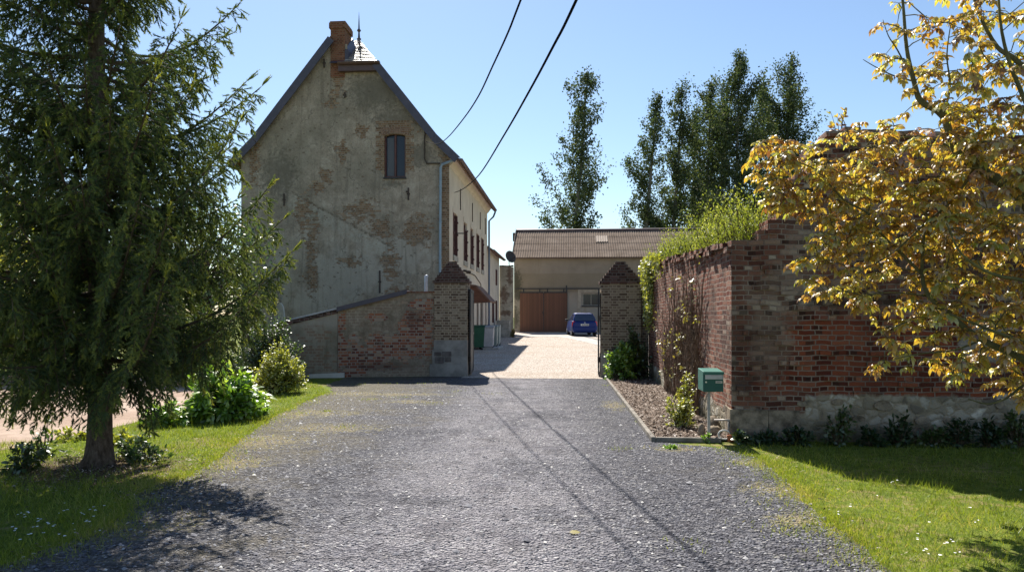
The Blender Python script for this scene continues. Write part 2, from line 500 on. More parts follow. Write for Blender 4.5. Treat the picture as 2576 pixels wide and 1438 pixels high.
# ------------------------------------------------------------------ wall materials
def gp(x, y, Y=28.7):
    p = atY(x, y, Y); return p.x, p.z
def gblob(x, y, rx, ry, Y=28.7):
    X, Z = gp(x, y, Y); k = Y / FD
    return (X, Z, rx * k, ry * k)
b = NB('weathered_render', .92, .12)
x, y, z = b.xyz(); u, _ = b.wallu()
n0 = b.noise(.55, 6, .62); n1 = b.noise(1.6, 7, .68); n2 = b.noise(7, 6, .7); n3 = b.noise(45, 3, .7); nb_ = b.noise(3.0, 6, .72)
n4 = b.noise(18, 5, .75)
c = b.ramp(b.add(b.mul(n1, .6), b.mul(n4, .4)), [(.34, (.18, .140, .108)), (.45, (.30, .248, .195)), (.55, (.395, .335, .27)), (.66, (.51, .445, .37))])
c = b.mix(b.mul(b.step(n0, .42, .62), .55), c, (.205, .18, .14))
c = b.mix(b.mul(b.step(n2, .5, .72), .5), c, (.145, .115, .088))
c = b.mix(b.mul(b.step(n3, .5, .7), .35), c, (.40, .37, .31))
# bluish grey newer render low on the wall, below the scar of a former roof
sx0, sz0 = gp(735, 485); sx1, sz1 = gp(985, 622)
dxs, dzs = sx1 - sx0, sz1 - sz0; ln = math.hypot(dxs, dzs)
along = b.m('DIVIDE', b.add(b.mul(b.m('SUBTRACT', x, sx0), dxs / ln), b.mul(b.m('SUBTRACT', z, sz0), dzs / ln)), ln)
perp = b.add(b.mul(b.m('SUBTRACT', x, sx0), -dzs / ln), b.mul(b.m('SUBTRACT', z, sz0), dxs / ln))
perp = b.add(perp, b.mul(b.m('SUBTRACT', n2, .5), .22))
inr = b.mul(b.step(along, -.02, .02), b.m('SUBTRACT', 1.0, b.step(along, .97, 1.05)))
pal = b.blobs(x, z, [gblob(880, 690, 190, 110), gblob(1010, 640, 110, 80), gblob(800, 760, 150, 80), gblob(700, 720, 60, 150)])
c = b.mix(b.mul(b.step(b.add(pal, b.mul(b.m('SUBTRACT', n1, .5), 1.4)), .2, .65), .65), c, (.42, .38, .325))
band = b.mul(inr, b.mul(b.step(perp, -.62, -.45), b.m('SUBTRACT', 1.0, b.step(perp, -.07, .0))))
c = b.mix(b.mul(b.mul(band, b.step(n2, .35, .6)), .45), c, (.47, .45, .39))
wv = b.vadd(b.comb(u, z, 0.0), b.vadd(b.noise(1.8, 5, .7, col=True), (.9, .9, 0.), 'MULTIPLY'))
ck = b.m('SUBTRACT', 1.0, b.step(b.vor(.9, 'DISTANCE_TO_EDGE', 'Distance', wv), .0, .016))
c = b.mix(b.mul(b.mul(ck, b.step(n1, .46, .58)), .65), c, (.08, .065, .05))
pits = b.mul(b.m('LESS_THAN', b.vor(3.2, v=b.vadd(b.comb(u, b.mul(z, 1.6), 0.0), b.vadd(b.noise(9, 3, .6, col=True), (.12, .12, 0.), 'MULTIPLY'))), .17), b.step(n0, .45, .52))
c = b.mix(b.mul(pits, .6), c, (.115, .08, .058))
# dark stains, and a dark band low on the left
dark = b.blobs(x, z, [gblob(1060, 390, 75, 55), gblob(1000, 300, 120, 50), gblob(870, 150, 45, 40), gblob(950, 230, 160, 90), gblob(700, 440, 90, 120), gblob(985, 462, 40, 16), gblob(690, 735, 32, 130)])
c = b.mix(b.mul(b.step(b.add(dark, b.mul(b.m('SUBTRACT', n2, .5), 1.6)), .25, .75), .62), c, (.115, .105, .085))
run = b.noise(1.0, 4, .7, v=b.comb(b.mul(u, 5.0), 0.0, b.mul(z, .35)))
c = b.mix(b.mul(b.step(run, .50, .70), .5), c, (.15, .128, .10))
# bare brick where the render has fallen
br = b.blobs(x, z, [gblob(850, 205, 24, 85), gblob(832, 255, 26, 30), gblob(822, 440, 28, 40), gblob(800, 470, 30, 24), gblob(765, 530, 42, 60), gblob(785, 610, 26, 110), gblob(785, 700, 26, 70),
                      gblob(905, 530, 70, 45), gblob(960, 575, 60, 48), gblob(985, 660, 34, 70), gblob(1010, 740, 50, 40), gblob(880, 660, 50, 22), gblob(910, 330, 30, 30), gblob(1050, 580, 60, 60), gblob(860, 380, 30, 40),
                      gblob(1122, 560, 24, 420), gblob(993, 390, 60, 84), gblob(640, 400, 20, 120), gblob(1050, 250, 20, 90)])
bc, bf = b.brick(u, z, .235, .085, .011)
nst = b.noise(1.0, 5, .7, v=b.comb(b.mul(u, 3.2), 0.0, b.mul(z, 8.0)))
bm = b.step(b.add(b.add(br, b.mul(b.m('SUBTRACT', bc, .5), .55)), b.add(b.mul(b.m('SUBTRACT', nb_, .5), 2.6), b.mul(b.m('SUBTRACT', nst, .5), 1.7))), .40, .62)
quo = b.mul(b.m('GREATER_THAN', x, gp(1112, 500)[0]), b.m('LESS_THAN', z, 7.6))
win = b.m('MULTIPLY', b.m('LESS_THAN', b.m('ABSOLUTE', b.m('SUBTRACT', x, gp(993, 0)[0])), b.add(.64, b.mul(b.m('GREATER_THAN', b.m('FRACT', b.m('DIVIDE', z, .30)), .5), .12))), b.m('LESS_THAN', b.m('ABSOLUTE', b.m('SUBTRACT', z, gp(0, 384)[1])), .98))
bm = b.m('MAXIMUM', bm, b.m('MAXIMUM', b.mul(quo, b.step(n2, .22, .4)), b.mul(win, b.step(n2, .30, .48))))
bcol = b.ramp(bc, [(0, (.13, .075, .045)), (.5, (.22, .125, .072)), (.85, (.28, .175, .11)), (1, (.34, .25, .175))])
bcol = b.mix(b.mul(b.step(n2, .4, .7), .4), bcol, (.20, .165, .12))
bcol = b.mix(b.mul(bf, .8), bcol, (.30, .265, .21))
c = b.mix(bm, c, bcol)
crack = b.mul(inr, b.mul(b.step(perp, -.05, .0), b.m('SUBTRACT', 1.0, b.step(perp, .03, .11))))
c = b.mix(b.mul(b.mul(crack, b.step(n2, .38, .6)), .6), c, (.09, .07, .052))
h = b.add(b.add(b.mul(n2, .5), b.mul(n3, .25)), b.mul(bm, b.add(b.mul(bf, -.35), -.5)))
b.bump(h, .8, .03)
M_gable = b.done(c)

b = NB('cream_render', .9, .15)
u, z = b.wallu(); n1 = b.noise(1.1, 6, .65); n2 = b.noise(9, 5, .7)
c = b.ramp(n1, [(.3, (.47, .40, .33)), (.6, (.56, .49, .41)), (.8, (.61, .55, .47))])
run = b.noise(1.0, 4, .7, v=b.comb(b.mul(u, 3.0), 0.0, b.mul(z, .3)))
c = b.mix(b.mul(b.step(run, .56, .74), .35), c, (.36, .31, .26))
c = b.mix(b.mul(b.m('SUBTRACT', 1.0, b.step(b.add(z, b.mul(n1, 1.4)), .7, 2.1)), .5), c, (.36, .33, .30))
c = b.mix(b.mul(b.step(n2, .6, .75), .2), c, (.36, .3, .25))
b.bump(n2, .4, .01)
M_cream = b.done(c)

def brickmat(name, stops, mortar, bw=.225, bh=.075, ms=.011, dirt=.4, smear=.3, english=True, rough=.92, wob=.010, mossc=None, stain=None):
    b = NB(name, rough, .12)
    u, z = b.wallu()
    bc, bf = b.brick(u, z, bw, bh, ms, wob, english)
    n1 = b.noise(1.3, 6, .65); n2 = b.noise(9, 6, .7); n3 = b.noise(50, 3, .7)
    c = b.ramp(bc, stops)
    c = b.mix(b.mul(b.step(n3, .35, .7), .35), c, tuple(q * .5 for q in stops[1][1]))
    c = b.mix(b.mul(b.step(n1, .45, .68), dirt), c, stain or (.05, .04, .032))
    mm = b.m('MAXIMUM', b.mul(bf, .85), b.mul(b.step(b.add(b.mul(n2, .6), b.mul(n1, .5)), .58, .70), smear))
    c = b.mix(mm, c, mortar)
    if mossc: c = b.mix(b.mul(b.step(n1, .55, .7), .5), c, mossc)
    b.bump(b.add(b.mul(bf, -.8), b.add(b.mul(n2, .5), b.mul(n3, .25))), .9, .02)
    return b.done(c)
M_pier = brickmat('grey_brown_brick', [(0, (.085, .052, .038)), (.35, (.18, .125, .09)), (.7, (.27, .205, .145)), (1, (.37, .30, .22))], (.42, .345, .25), bh=.07, dirt=.3, smear=.85, stain=(.20, .165, .12))
M_cap = brickmat('dark_weathered_brick', [(0, (.05, .026, .022)), (.4, (.10, .05, .042)), (.8, (.16, .085, .07)), (1, (.22, .13, .11))], (.16, .13, .11), dirt=.45, smear=.25)
M_chim = brickmat('red_brown_brick', [(0, (.14, .050, .032)), (.5, (.21, .080, .050)), (1, (.28, .125, .08))], (.22, .16, .11), dirt=.3, smear=.2)

# lean-to wall: render on the left, red brick with lost mortar on the right, rubble at the foot
b = NB('patched_brick_wall', .92, .12)
u, z = b.wallu(); n1 = b.noise(1.5, 6, .65); n2 = b.noise(8, 6, .7); n3 = b.noise(50, 3, .7)
bc, bf = b.brick(u, z, .215, .078, .011, .014)
red = b.ramp(bc, [(0, (.11, .05, .04)), (.3, (.24, .085, .055)), (.6, (.34, .135, .075)), (.8, (.36, .23, .15)), (1, (.33, .28, .22))])
red = b.mix(b.mul(bf, .85), red, (.34, .30, .25))
ren = b.ramp(b.add(b.mul(n1, .5), b.mul(n2, .5)), [(.36, (.15, .12, .088)), (.47, (.26, .215, .16)), (.56, (.36, .31, .24)), (.68, (.48, .43, .35))])
def wb(x, y, rx, ry): return gblob(x, y, rx, ry, 19.7)
rm = b.blobs(u, z, [wb(980, 880, 120, 50), wb(1040, 830, 55, 75), wb(930, 910, 110, 30), wb(890, 935, 50, 16), wb(866, 870, 18, 90), wb(1050, 765, 50, 18), wb(960, 800, 40, 14), wb(900, 850, 26, 12)])
rmask = b.step(b.add(b.add(rm, b.mul(b.m('SUBTRACT', bc, .5), .4)), b.add(b.mul(b.m('SUBTRACT', n1, .5), 2.0), b.mul(b.m('SUBTRACT', n2, .5), 1.6))), .10, .30)
ghost = b.mul(b.mul(b.m('SUBTRACT', 1.0, bf), b.step(b.add(n1, b.mul(b.m('SUBTRACT', bc, .5), .25)), .38, .56)), .6)
ren = b.mix(ghost, ren, (.22, .15, .11))
c = b.mix(rmask, ren, red)
dk = b.blobs(u, z, [wb(1040, 800, 40, 40), wb(960, 920, 120, 20), wb(1100, 905, 30, 40)])
c = b.mix(b.mul(b.step(b.add(dk, b.mul(b.m('SUBTRACT', n2, .5), 1.8)), .25, .7), .55), c, (.10, .065, .05))
b.bump(b.add(b.add(b.mul(n2, .5), b.mul(n3, .25)), b.mul(rmask, b.add(b.mul(bf, -.6), -.2))), .9, .025)
M_shedbrick = b.done(c)
b = NB('stained_grey_render', .92, .12)
u, z = b.wallu(); n1 = b.noise(1.1, 6, .65); n2 = b.noise(10, 6, .7)
c = b.ramp(n1, [(.3, (.15, .13, .092)), (.5, (.27, .235, .18)), (.75, (.39, .345, .275))])
run = b.noise(1.0, 4, .7, v=b.comb(b.mul(u, 6.0), 0.0, b.mul(z, .5)))
c = b.mix(b.mul(b.step(run, .5, .7), .55), c, (.10, .09, .06))
c = b.mix(b.mul(b.step(n2, .48, .68), .55), c, (.17, .14, .10))
bq, bqf = b.brick(u, z, .215, .078, .011, .014)
c = b.mix(b.mul(b.mul(b.m('SUBTRACT', 1.0, bqf), b.step(b.add(n1, b.mul(b.m('SUBTRACT', bq, .5), .3)), .50, .62)), .6), c, (.24, .13, .085))
c = b.mix(b.mul(b.step(b.add(z, b.mul(run, .5)), 1.45, 1.75), .5), c, (.44, .40, .35))
b.bump(n2, .6, .015)
M_shedrender = b.done(c)

# the ruined brick building on the right
M_ruin = None
b = NB('ruined_brick', .9, .15)
u, z = b.wallu(); g = b.node('ShaderNodeNewGeometry')
n0 = b.noise(.7, 5, .6); n1 = b.noise(1.8, 6, .68); n2 = b.noise(9, 6, .72); n3 = b.noise(55, 3, .7)
bc, bf = b.brick(u, z, .215, .066, .009, .030)
brown = b.ramp(bc, [(0, (.09, .036, .026)), (.35, (.19, .080, .055)), (.66, (.25, .12, .082)), (.88, (.31, .21, .155)), (1, (.46, .37, .29))])
redb = b.ramp(bc, [(0, (.085, .022, .015)), (.4, (.21, .052, .028)), (.8, (.29, .082, .042)), (1, (.34, .14, .085))])
# world X on the front face, so the red field sits in the middle of it
front = b.m('GREATER_THAN', b.m('ABSOLUTE', b.xyz(g.outputs['True Normal'])[1]), .6)
fx = b.add(u, b.mul(b.m('SUBTRACT', 1.0, front), -40.0))
rm = b.blobs(fx, z, [(4.0, 1.12, 1.75, .62), (2.7, 1.05, .5, .45), (5.6, .9, 1.8, .5), (7.0, 1.0, 1.6, .7)])
rmask = b.step(b.add(rm, b.mul(b.m('SUBTRACT', n1, .5), .9)), -.02, .22)
side = b.m('SUBTRACT', 1.0, front)
rs = b.mul(side, b.step(n1, .36, .6))
c = b.mix(b.m('MAXIMUM', rmask, b.mul(rs, .8)), brown, redb)
c = b.mix(b.mul(b.step(n3, .35, .7), .4), c, b.mix(.55, c, (.02, .012, .01)))
mort = b.mix(b.step(n1, .35, .65), (.19, .145, .115), (.36, .31, .255))
c = b.mix(b.mul(bf, .8), c, mort)
# smeared old mortar in the upper left, soot above the red field
palb = b.ramp(bc, [(0, (.13, .085, .065)), (.3, (.23, .175, .135)), (.7, (.36, .30, .24)), (1, (.50, .44, .36))])
palm = b.blobs(fx, z, [(2.62, 1.25, .42, .75), (2.8, 2.0, .6, .5), (3.6, 2.7, 1.1, .6), (5.6, 2.9, 1.2, .6), (7.5, 2.6, 1.5, .8)])
pk = b.mul(b.step(b.add(palm, b.add(b.mul(b.m('SUBTRACT', n1, .5), 1.4), b.mul(b.m('SUBTRACT', n2, .5), .8))), .15, .5), b.m('SUBTRACT', 1.0, b.mul(bf, .6)))
c = b.mix(b.mul(pk, .55), c, palb)
lost = b.mul(b.m('GREATER_THAN', b.xyz(b.vor(1.0, out='Color', v=b.comb(b.m('FLOOR', b.m('DIVIDE', u, .107)), b.m('FLOOR', b.m('DIVIDE', z, .066)), 0.0)))[0], .93), b.m('SUBTRACT', 1.0, bf))
c = b.mix(b.mul(lost, .7), c, (.03, .018, .014))
sm = b.blobs(fx, z, [(2.6, 1.3, .35, .8), (2.75, 2.1, .5, .4), (3.6, 2.9, 1.0, .5)])
c = b.mix(b.mul(b.step(b.add(sm, b.mul(b.m('SUBTRACT', n2, .5), 2.6)), .4, .8), .28), c, (.26, .20, .155))
soot = b.blobs(fx, z, [(3.7, 1.85, 1.2, .22), (5.2, 2.3, 2.0, .6), (2.3, .75, .3, .25)])
c = b.mix(b.mul(b.step(b.add(soot, b.mul(b.m('SUBTRACT', n2, .5), 1.5)), .2, .7), .65), c, (.045, .030, .025))
c = b.mix(b.mul(b.step(n0, .48, .68), .4), c, (.06, .042, .034))
pl = b.blobs(fx, z, [(5.35, 1.3, .42, .35), (5.0, 2.75, .7, .22), (6.6, 2.4, .8, .3)])
plm = b.step(b.add(pl, b.mul(b.m('SUBTRACT', n2, .5), .8)), .15, .3)
c = b.mix(b.mul(plm, .85), c, (.33, .30, .27))
# rubble foot
w3 = b.vadd(b.comb(u, b.mul(z, 1.45), 0.0), b.vadd(b.noise(3.5, 4, .65, col=True), (.26, .26, .0), 'MULTIPLY'))
ve = b.vor(6.5, 'DISTANCE_TO_EDGE', 'Distance', w3); vc = b.xyz(b.vor(6.5, 'F1', 'Color', w3))[0]
sc = b.ramp(vc, [(0, (.12, .105, .09)), (.25, (.24, .205, .155)), (.6, (.36, .315, .25)), (.85, (.45, .41, .35)), (1, (.66, .61, .52))])
sc = b.mix(b.mul(b.step(n2, .4, .7), .4), sc, (.17, .15, .115))
sm2 = b.m('SUBTRACT', 1.0, b.step(b.add(ve, b.mul(b.m('SUBTRACT', n2, .5), .12)), .02, .14))
sc = b.mix(b.mul(sm2, .75), sc, (.285, .235, .165))
sc = b.mix(b.mul(b.step(b.add(b.mul(n1, .6), b.mul(n2, .4)), .52, .62), .22), sc, (.27, .215, .15))
sc = b.mix(b.mul(b.step(n2, .52, .7), .5), sc, (.12, .10, .075))
fmask = b.m('SUBTRACT', 1.0, b.step(b.add(z, b.add(b.mul(b.m('SUBTRACT', n1, .5), .35), b.mul(b.m('GREATER_THAN', fx, 3.1), -.22))), .36, .42))
c = b.mix(fmask, c, sc)
moss = b.m('SUBTRACT', 1.0, b.step(b.add(z, b.mul(b.m('SUBTRACT', n1, .5), .5)), .06, .35))
c = b.mix(b.mul(moss, .55), c, (.055, .06, .03))
hb = b.add(b.mul(bf, -.8), b.add(b.mul(n2, .7), b.mul(n3, .3)))
hs = b.add(b.mul(b.step(ve, .0, .22), .3), b.mul(n2, .7))
hm = b.node('ShaderNodeMix'); b.set(hm.inputs[0], fmask); b.set(hm.inputs[2], hb); b.set(hm.inputs[3], hs)
b.bump(hm.outputs[0], 1.0, .03)
M_ruin = b.done(c)

M_slate = plain('slate_grey_metal', (.055, .050, .075), .45, .5, .0, .2, 3)
M_zinc = plain('painted_zinc', (.22, .29, .36), .5, .5, .0, .15, 3)
M_iron = plain('rusty_iron', (.06, .045, .04), .8, .3, 0, .3, 12)
M_dark = plain('blackened_steel', (.025, .022, .024), .55, .5, 0, .3, 8)
M_ox = plain('oxblood_paint', (.085, .032, .030), .6, .4, 0, .25, 5)
M_frame = plain('brown_window_paint', (.10, .035, .028), .5, .4, 0, .2, 5)
b = NB('window_glass', .12, .4); M_glass = b.done((.022, .026, .034))
b = NB('curtained_glass', .2, .3); M_curtain = b.done((.085, .085, .09))
M_stoneg = plain('grey_stone', (.30, .28, .25), .9, .15, 0, .25, 4, .3)
M_white = plain('dull_white', (.55, .54, .50), .6, .3, 0, .1, 3)
M_tile = plain('pale_roof_tile', (.30, .25, .23), .32, .6, 0, .18, 6, .2)
M_tilered = plain('brown_roof_tile', (.16, .09, .065), .75, .3, 0, .25, 6, .3)
# ------------------------------------------------------------------ walls with openings
def wall_grid(mb, axis, fixed, u0, u1, v0, v1, holes, depth=.18, sign=1, m=0):
    """rectangular wall face with rectangular holes and reveals; axis 'x': face in XZ at Y=fixed; axis 'y': face in YZ at X=fixed.
    reveals go to fixed+sign*depth"""
    def p(u, v, d=0.0):
        return (u, fixed + sign * d, v) if axis == 'x' else (fixed + sign * d, u, v)
    us = sorted({u0, u1} | {h[0] for h in holes} | {h[1] for h in holes})
    vs = sorted({v0, v1} | {h[2] for h in holes} | {h[3] for h in holes})
    for i in range(len(us) - 1):
        for j in range(len(vs) - 1):
            cu, cv = (us[i] + us[i + 1]) / 2, (vs[j] + vs[j + 1]) / 2
            if any(h[0] < cu < h[1] and h[2] < cv < h[3] for h in holes): continue
            mb.poly([p(us[i], vs[j]), p(us[i + 1], vs[j]), p(us[i + 1], vs[j + 1]), p(us[i], vs[j + 1])], m)
    for a, b_, c_, d_ in holes:
        for q in (((a, c_), (b_, c_)), ((b_, c_), (b_, d_)), ((b_, d_), (a, d_)), ((a, d_), (a, c_))):
            mb.poly([p(*q[0]), p(*q[1]), p(*q[1], depth), p(*q[0], depth)], m)
def vbox(mb, axis, fixed, u0, u1, v0, v1, d0, d1, m=0):
    if axis == 'x': mb.box(u0, u1, fixed + min(d0, d1), fixed + max(d0, d1), v0, v1, m)
    else: mb.box(fixed + min(d0, d1), fixed + max(d0, d1), u0, u1, v0, v1, m)

# ------------------------------------------------------------------ farmhouse
YG, YB = 28.7, 42.4
XL, XR = -12.95, -4.60
XM = -8.75
def roofz(x):
    d = abs(x - XM)
    return 13.2 - 1.26 * d if d < 3.65 else 8.6 - .98 * (d - 3.65)
hs = empty('farmhouse', (XM, 35.5, gz(35)), 0, 'tall old farmhouse with stained grey plaster gable and brick chimney', 'house')
# gable wall, with the attic window cut out
wx0, wz0 = gp(966.5, 446); wx1, wz1 = gp(1020, 345)
wxm = (wx0 + wx1) / 2
arch = [(wx0 + (wx1 - wx0) * i / 8, wz1 + .06 + .07 * (1 - ((i - 4) / 4) ** 2)) for i in range(9)]
zc = roofz(XR) - .12
hipz = 11.35; hipx = XM + (13.08 - hipz) / 1.26
mb = MB()
def gy(pts, Y=YG): return [(p[0], Y, p[1]) for p in pts]
mb.poly(gy([(XL, -.1), (XR, -.1), (XR, wz0), (XL, wz0)]))
kx = XM - 3.65
leftpts = [(XL, wz0), (wx0, wz0), (wx0, wz1 + .06), (wx0, roofz(wx0) - .12), (hipx, hipz), (XM + .1, hipz), (XM + .1, 12.3), (-9.35, 12.3), (kx, roofz(kx) - .12), (XL, roofz(XL) - .12)]
mb.poly(gy(leftpts))
kr = XM + 3.65
zr = lambda x: roofz(x) - .12
mb.poly(gy([(wx1, wz0), (XR, wz0), (XR, zr(XR)), (kr, zr(kr)), (wx1, zr(wx1))]))
mb.poly(gy([a for a in arch] + [(wx1, zr(wx1)), (wx0, zr(wx0))]))
ring = [(wx0, wz0), (wx1, wz0)] + [(a[0], a[1]) for a in arch[::-1]]
for i in range(len(ring)):
    a, c2 = ring[i], ring[(i + 1) % len(ring)]
    mb.poly([(a[0], YG, a[1]), (c2[0], YG, c2[1]), (c2[0], YG + .2, c2[1]), (a[0], YG + .2, a[1])])
# back and left walls
mb.poly([(XL, YG, -.1), (XL, YB, -.1), (XL, YB, zr(XL)), (XL, YG, zr(XL))])
mb.poly([(XL, YB, -.1), (XR, YB, -.1), (XR, YB, zr(XR)), (kr, YB, zr(kr)), (XM, YB, 13.05), (kx, YB, zr(kx)), (XL, YB, zr(XL))])
mb.build('gable_wall', M_gable, hs)
# long wall towards the yard: window and door openings
upper = [(1223, 1.05), (1250.6, 1.05), (1268, 1.0), (1283.6, 1.0), (1296, .95)]
def ywall(n): 
    q = ray(n / 1.06832); return XR * q[1] / q[0]
upw = []
for n_, w_ in upper:
    yc = ywall(n_); upw.append((yc - w_ / 2, yc + w_ / 2, 4.08, 5.80))
low = []
for n_, w_ in ((1284, .9), (1296.5, .9)):
    yc = ywall(n_); low.append((yc - w_ / 2, yc + w_ / 2, 1.05, 2.75))
door = (34.0, 35.1, .17, 2.4)
door2 = (41.2, 42.1, .26, 2.5)
mb = MB(); wall_grid(mb, 'y', XR, YG, YB, -.1, zc, upw + low + [door, door2], .16, -1)
mb.build('yard_wall', M_cream, hs)
mb = MB()   # cornice under the eave
mb.prism([(XR + .002, YG + .05, 7.45), (XR + .10, YG + .05, 7.55), (XR + .26, YG + .05, 7.78), (XR + .002, YG + .05, 7.9)], (0, YB - YG - .1, 0)); mb.build('cornice', M_cream, hs)
def slit_window(h, shutters=True, arched=True, i=0):
    a, b_, c_, d_ = h
    mb = MB(); vbox(mb, 'y', XR, a, b_, c_, d_, -.15, -.12); f = mb.build('window', M_glass, hs)
    mb = MB()
    for q in ((a, a + .06), (b_ - .06, b_), ((a + b_) / 2 - .03, (a + b_) / 2 + .03)): vbox(mb, 'y', XR, q[0], q[1], c_, d_, -.118, -.07)
    vbox(mb, 'y', XR, a + .062, b_ - .062, d_ - .06, d_, -.118, -.075)
    mb.build('frame', M_ox, f)
    mb = MB(); vbox(mb, 'y', XR, a - .08, b_ + .08, c_ - .22, c_ - .003, .004, .05); mb.build('sill', M_stoneg, f)
    mb = MB(); vbox(mb, 'y', XR, a - .1, b_ + .1, d_ + .003, d_ + .2, .003, .02); mb.build('lintel', M_cream, f)
    if shutters:
        for q0, q1 in ((a - .02, a + .06), (b_ - .06, b_ + .02)):
            mb = MB(); vbox(mb, 'y', XR, q0, q1, c_ + .02, d_ - (.30 if i in (1, 2) else .04), -.06, .028)
            for zz in (c_ + .25, (c_ + d_) / 2, d_ - .35): vbox(mb, 'y', XR, q0 - .015, q1 + .015, zz, zz + .07, .029, .06)
            mb.build('shutter', M_ox, f)
for i, h in enumerate(upw): slit_window(h, True, True, i)
for h in low: slit_window(h, False)
for h, mm in ((door, M_frame), (door2, M_ox)):
    mb = MB(); vbox(mb, 'y', XR, h[0], h[1], h[2], h[3], -.15, -.09)
    vbox(mb, 'y', XR, h[0] + .12, h[1] - .12, h[2] + .2, h[2] + .95, -.089, -.07); vbox(mb, 'y', XR, h[0] + .12, h[1] - .12, h[2] + 1.1, h[3] - .15, -.089, -.07)
    d0 = mb.build('door', mm, hs)
    mb = MB(); vbox(mb, 'y', XR, h[0] + .04, h[0] + .09, 1.12, 1.24, -.088, -.04); mb.build('handle', M_iron, d0)
# canopy over the door
b = NB('canopy_boards', .7, .3); x, y, z = b.xyz()
s_ = b.m('FRACT', b.m('DIVIDE', z, .09)); n2 = b.noise(3, 5, .6, v=b.comb(b.mul(x, .8), y, b.mul(z, 9)))
c = b.mix(b.step(n2, .35, .65), (.12, .05, .032), (.18, .08, .05)); c = b.mix(b.m('LESS_THAN', s_, .12), c, (.05, .02, .014))
M_canopy = b.done(c)
cp = atY(1277, 770 / 1.0, 33.0)
mb = MB(); mb.prism([(XR + .002, 33.0, 2.22), (-3.5, 33.0, 2.27), (-4.08, 33.0, 2.92), (XR + .002, 33.0, 2.98)], (0, 2.4, 0)); cpy = mb.build('door_canopy', M_canopy, hs)
mb = MB(); mb.prism([(-4.12, 32.95, 2.93), (-3.46, 32.95, 2.22), (-3.42, 32.95, 2.28), (-4.08, 32.95, 3.0), (XR + .003, 32.95, 3.06), (XR + .003, 32.95, 2.99)], (0, 2.5, 0)); mb.build('canopy_roof', M_tilered, cpy)
# wall lamp bracket and cables on the yard wall
mb = MB(); mb.tube([(XR, 32.6, 3.62), (XR + .15, 32.6, 3.6)], .05, 8); mb.tube([(XR, 33.6, 3.62), (XR + .2, 33.6, 3.6)], .07, 8)
mb.tube([(XR + .03, 32.6, 3.64), (XR + .03, 36.5, 3.62), (XR + .03, 39.0, 3.3), (XR + .03, 39.0, .5)], .022, 5); mb.build('yard_cable', M_iron, hs)
mb = MB(); mb.box(XR, XR + .5, 30.2, 30.24, 4.98, 5.02); mb.build('shutter_stay', M_iron, hs)
# attic window
mb = MB(); mb.box(wx0, wx1, YG + .17, YG + .195, wz0, wz1 + .13); aw = mb.build('attic_window', M_glass, hs)
mb = MB()
for q0, q1 in ((wx0, wx0 + .055), (wx1 - .055, wx1), (wxm - .035, wxm + .035)): mb.box(q0, q1, YG + .10, YG + .168, wz0, wz1 + .12)
mb.box(wx0 + .057, wxm - .037, YG + .11, YG + .168, wz0, wz0 + .06); mb.box(wxm + .037, wx1 - .057, YG + .11, YG + .168, wz0, wz0 + .06)
mb.build('frame', M_frame, aw)
mb = MB(); mb.box(wx0 + .10, wxm - .06, YG + .15, YG + .166, wz0 + .07, wz1); mb.build('curtain', M_curtain, aw)
mb = MB(); mb.box(wx0 - .03, wx1 + .03, YG - .05, YG + .09, wz0 - .07, wz0 - .003); mb.build('sill', M_dark, aw)
mb = MB()   # brick arch over it
NA = 11
for i in range(NA):
    t0, t1 = (i + .06) / NA, (i + .94) / NA
    f = lambda t, up: (wx0 - .10 + (wx1 - wx0 + .2) * t + (t - .5) * up * .55, wz1 + .075 + .07 * (1 - (2 * t - 1) ** 2) + up)
    q = [f(t0, .0), f(t1, .0), f(t1, .27), f(t0, .27)]
    mb.prism([(a[0], YG - .012, a[1]) for a in q], (0, .015, 0))
mb.build('brick_arch', brickmat('pale_red_brick', [(0, (.20, .11, .075)), (.5, (.27, .16, .11)), (1, (.33, .22, .16))], (.3, .25, .2), dirt=.1, smear=.0), aw)
# roof: two slopes with a kicked foot, half hip at the front
YF = YG - .22; YRR = YB + .2; RY = YF + 2.2
def slab(pts, th=.13, mat=M_tilered, name='roof'):
    mb = MB(); mb.prism(pts, (0, 0, -th)); return mb.build(name, mat, hs)
xe_r, xe_l = XR + .40, XL - .43
hx = XM + (13.2 - 11.5) / 1.26
mb = MB()
mb.prism([(xe_r, YF, roofz(xe_r)), (kr, YF, 8.6), (kr, YRR, 8.6), (xe_r, YRR, roofz(xe_r))], (0, 0, -.13))
mb.prism([(kr, YF, 8.602), (hx, YF, 11.5), (XM, RY, 13.2), (XM, YRR, 13.2), (kr, YRR, 8.602)], (0, 0, -.13))
mb.prism([(kx, YF, 8.6), (xe_l, YF, roofz(xe_l)), (xe_l, YRR, roofz(xe_l)), (kx, YRR, 8.6)], (0, 0, -.13))
mb.prism([(-9.25, YF, roofz(-9.25)), (kx, YF, 8.602), (kx, YRR, 8.602), (XM - .002, YRR, 13.2), (XM - .002, RY, 13.2), (-9.25, YF + 1.2, roofz(-9.25))], (0, 0, -.13))
rf = mb.build('roof', M_tilered, hs)
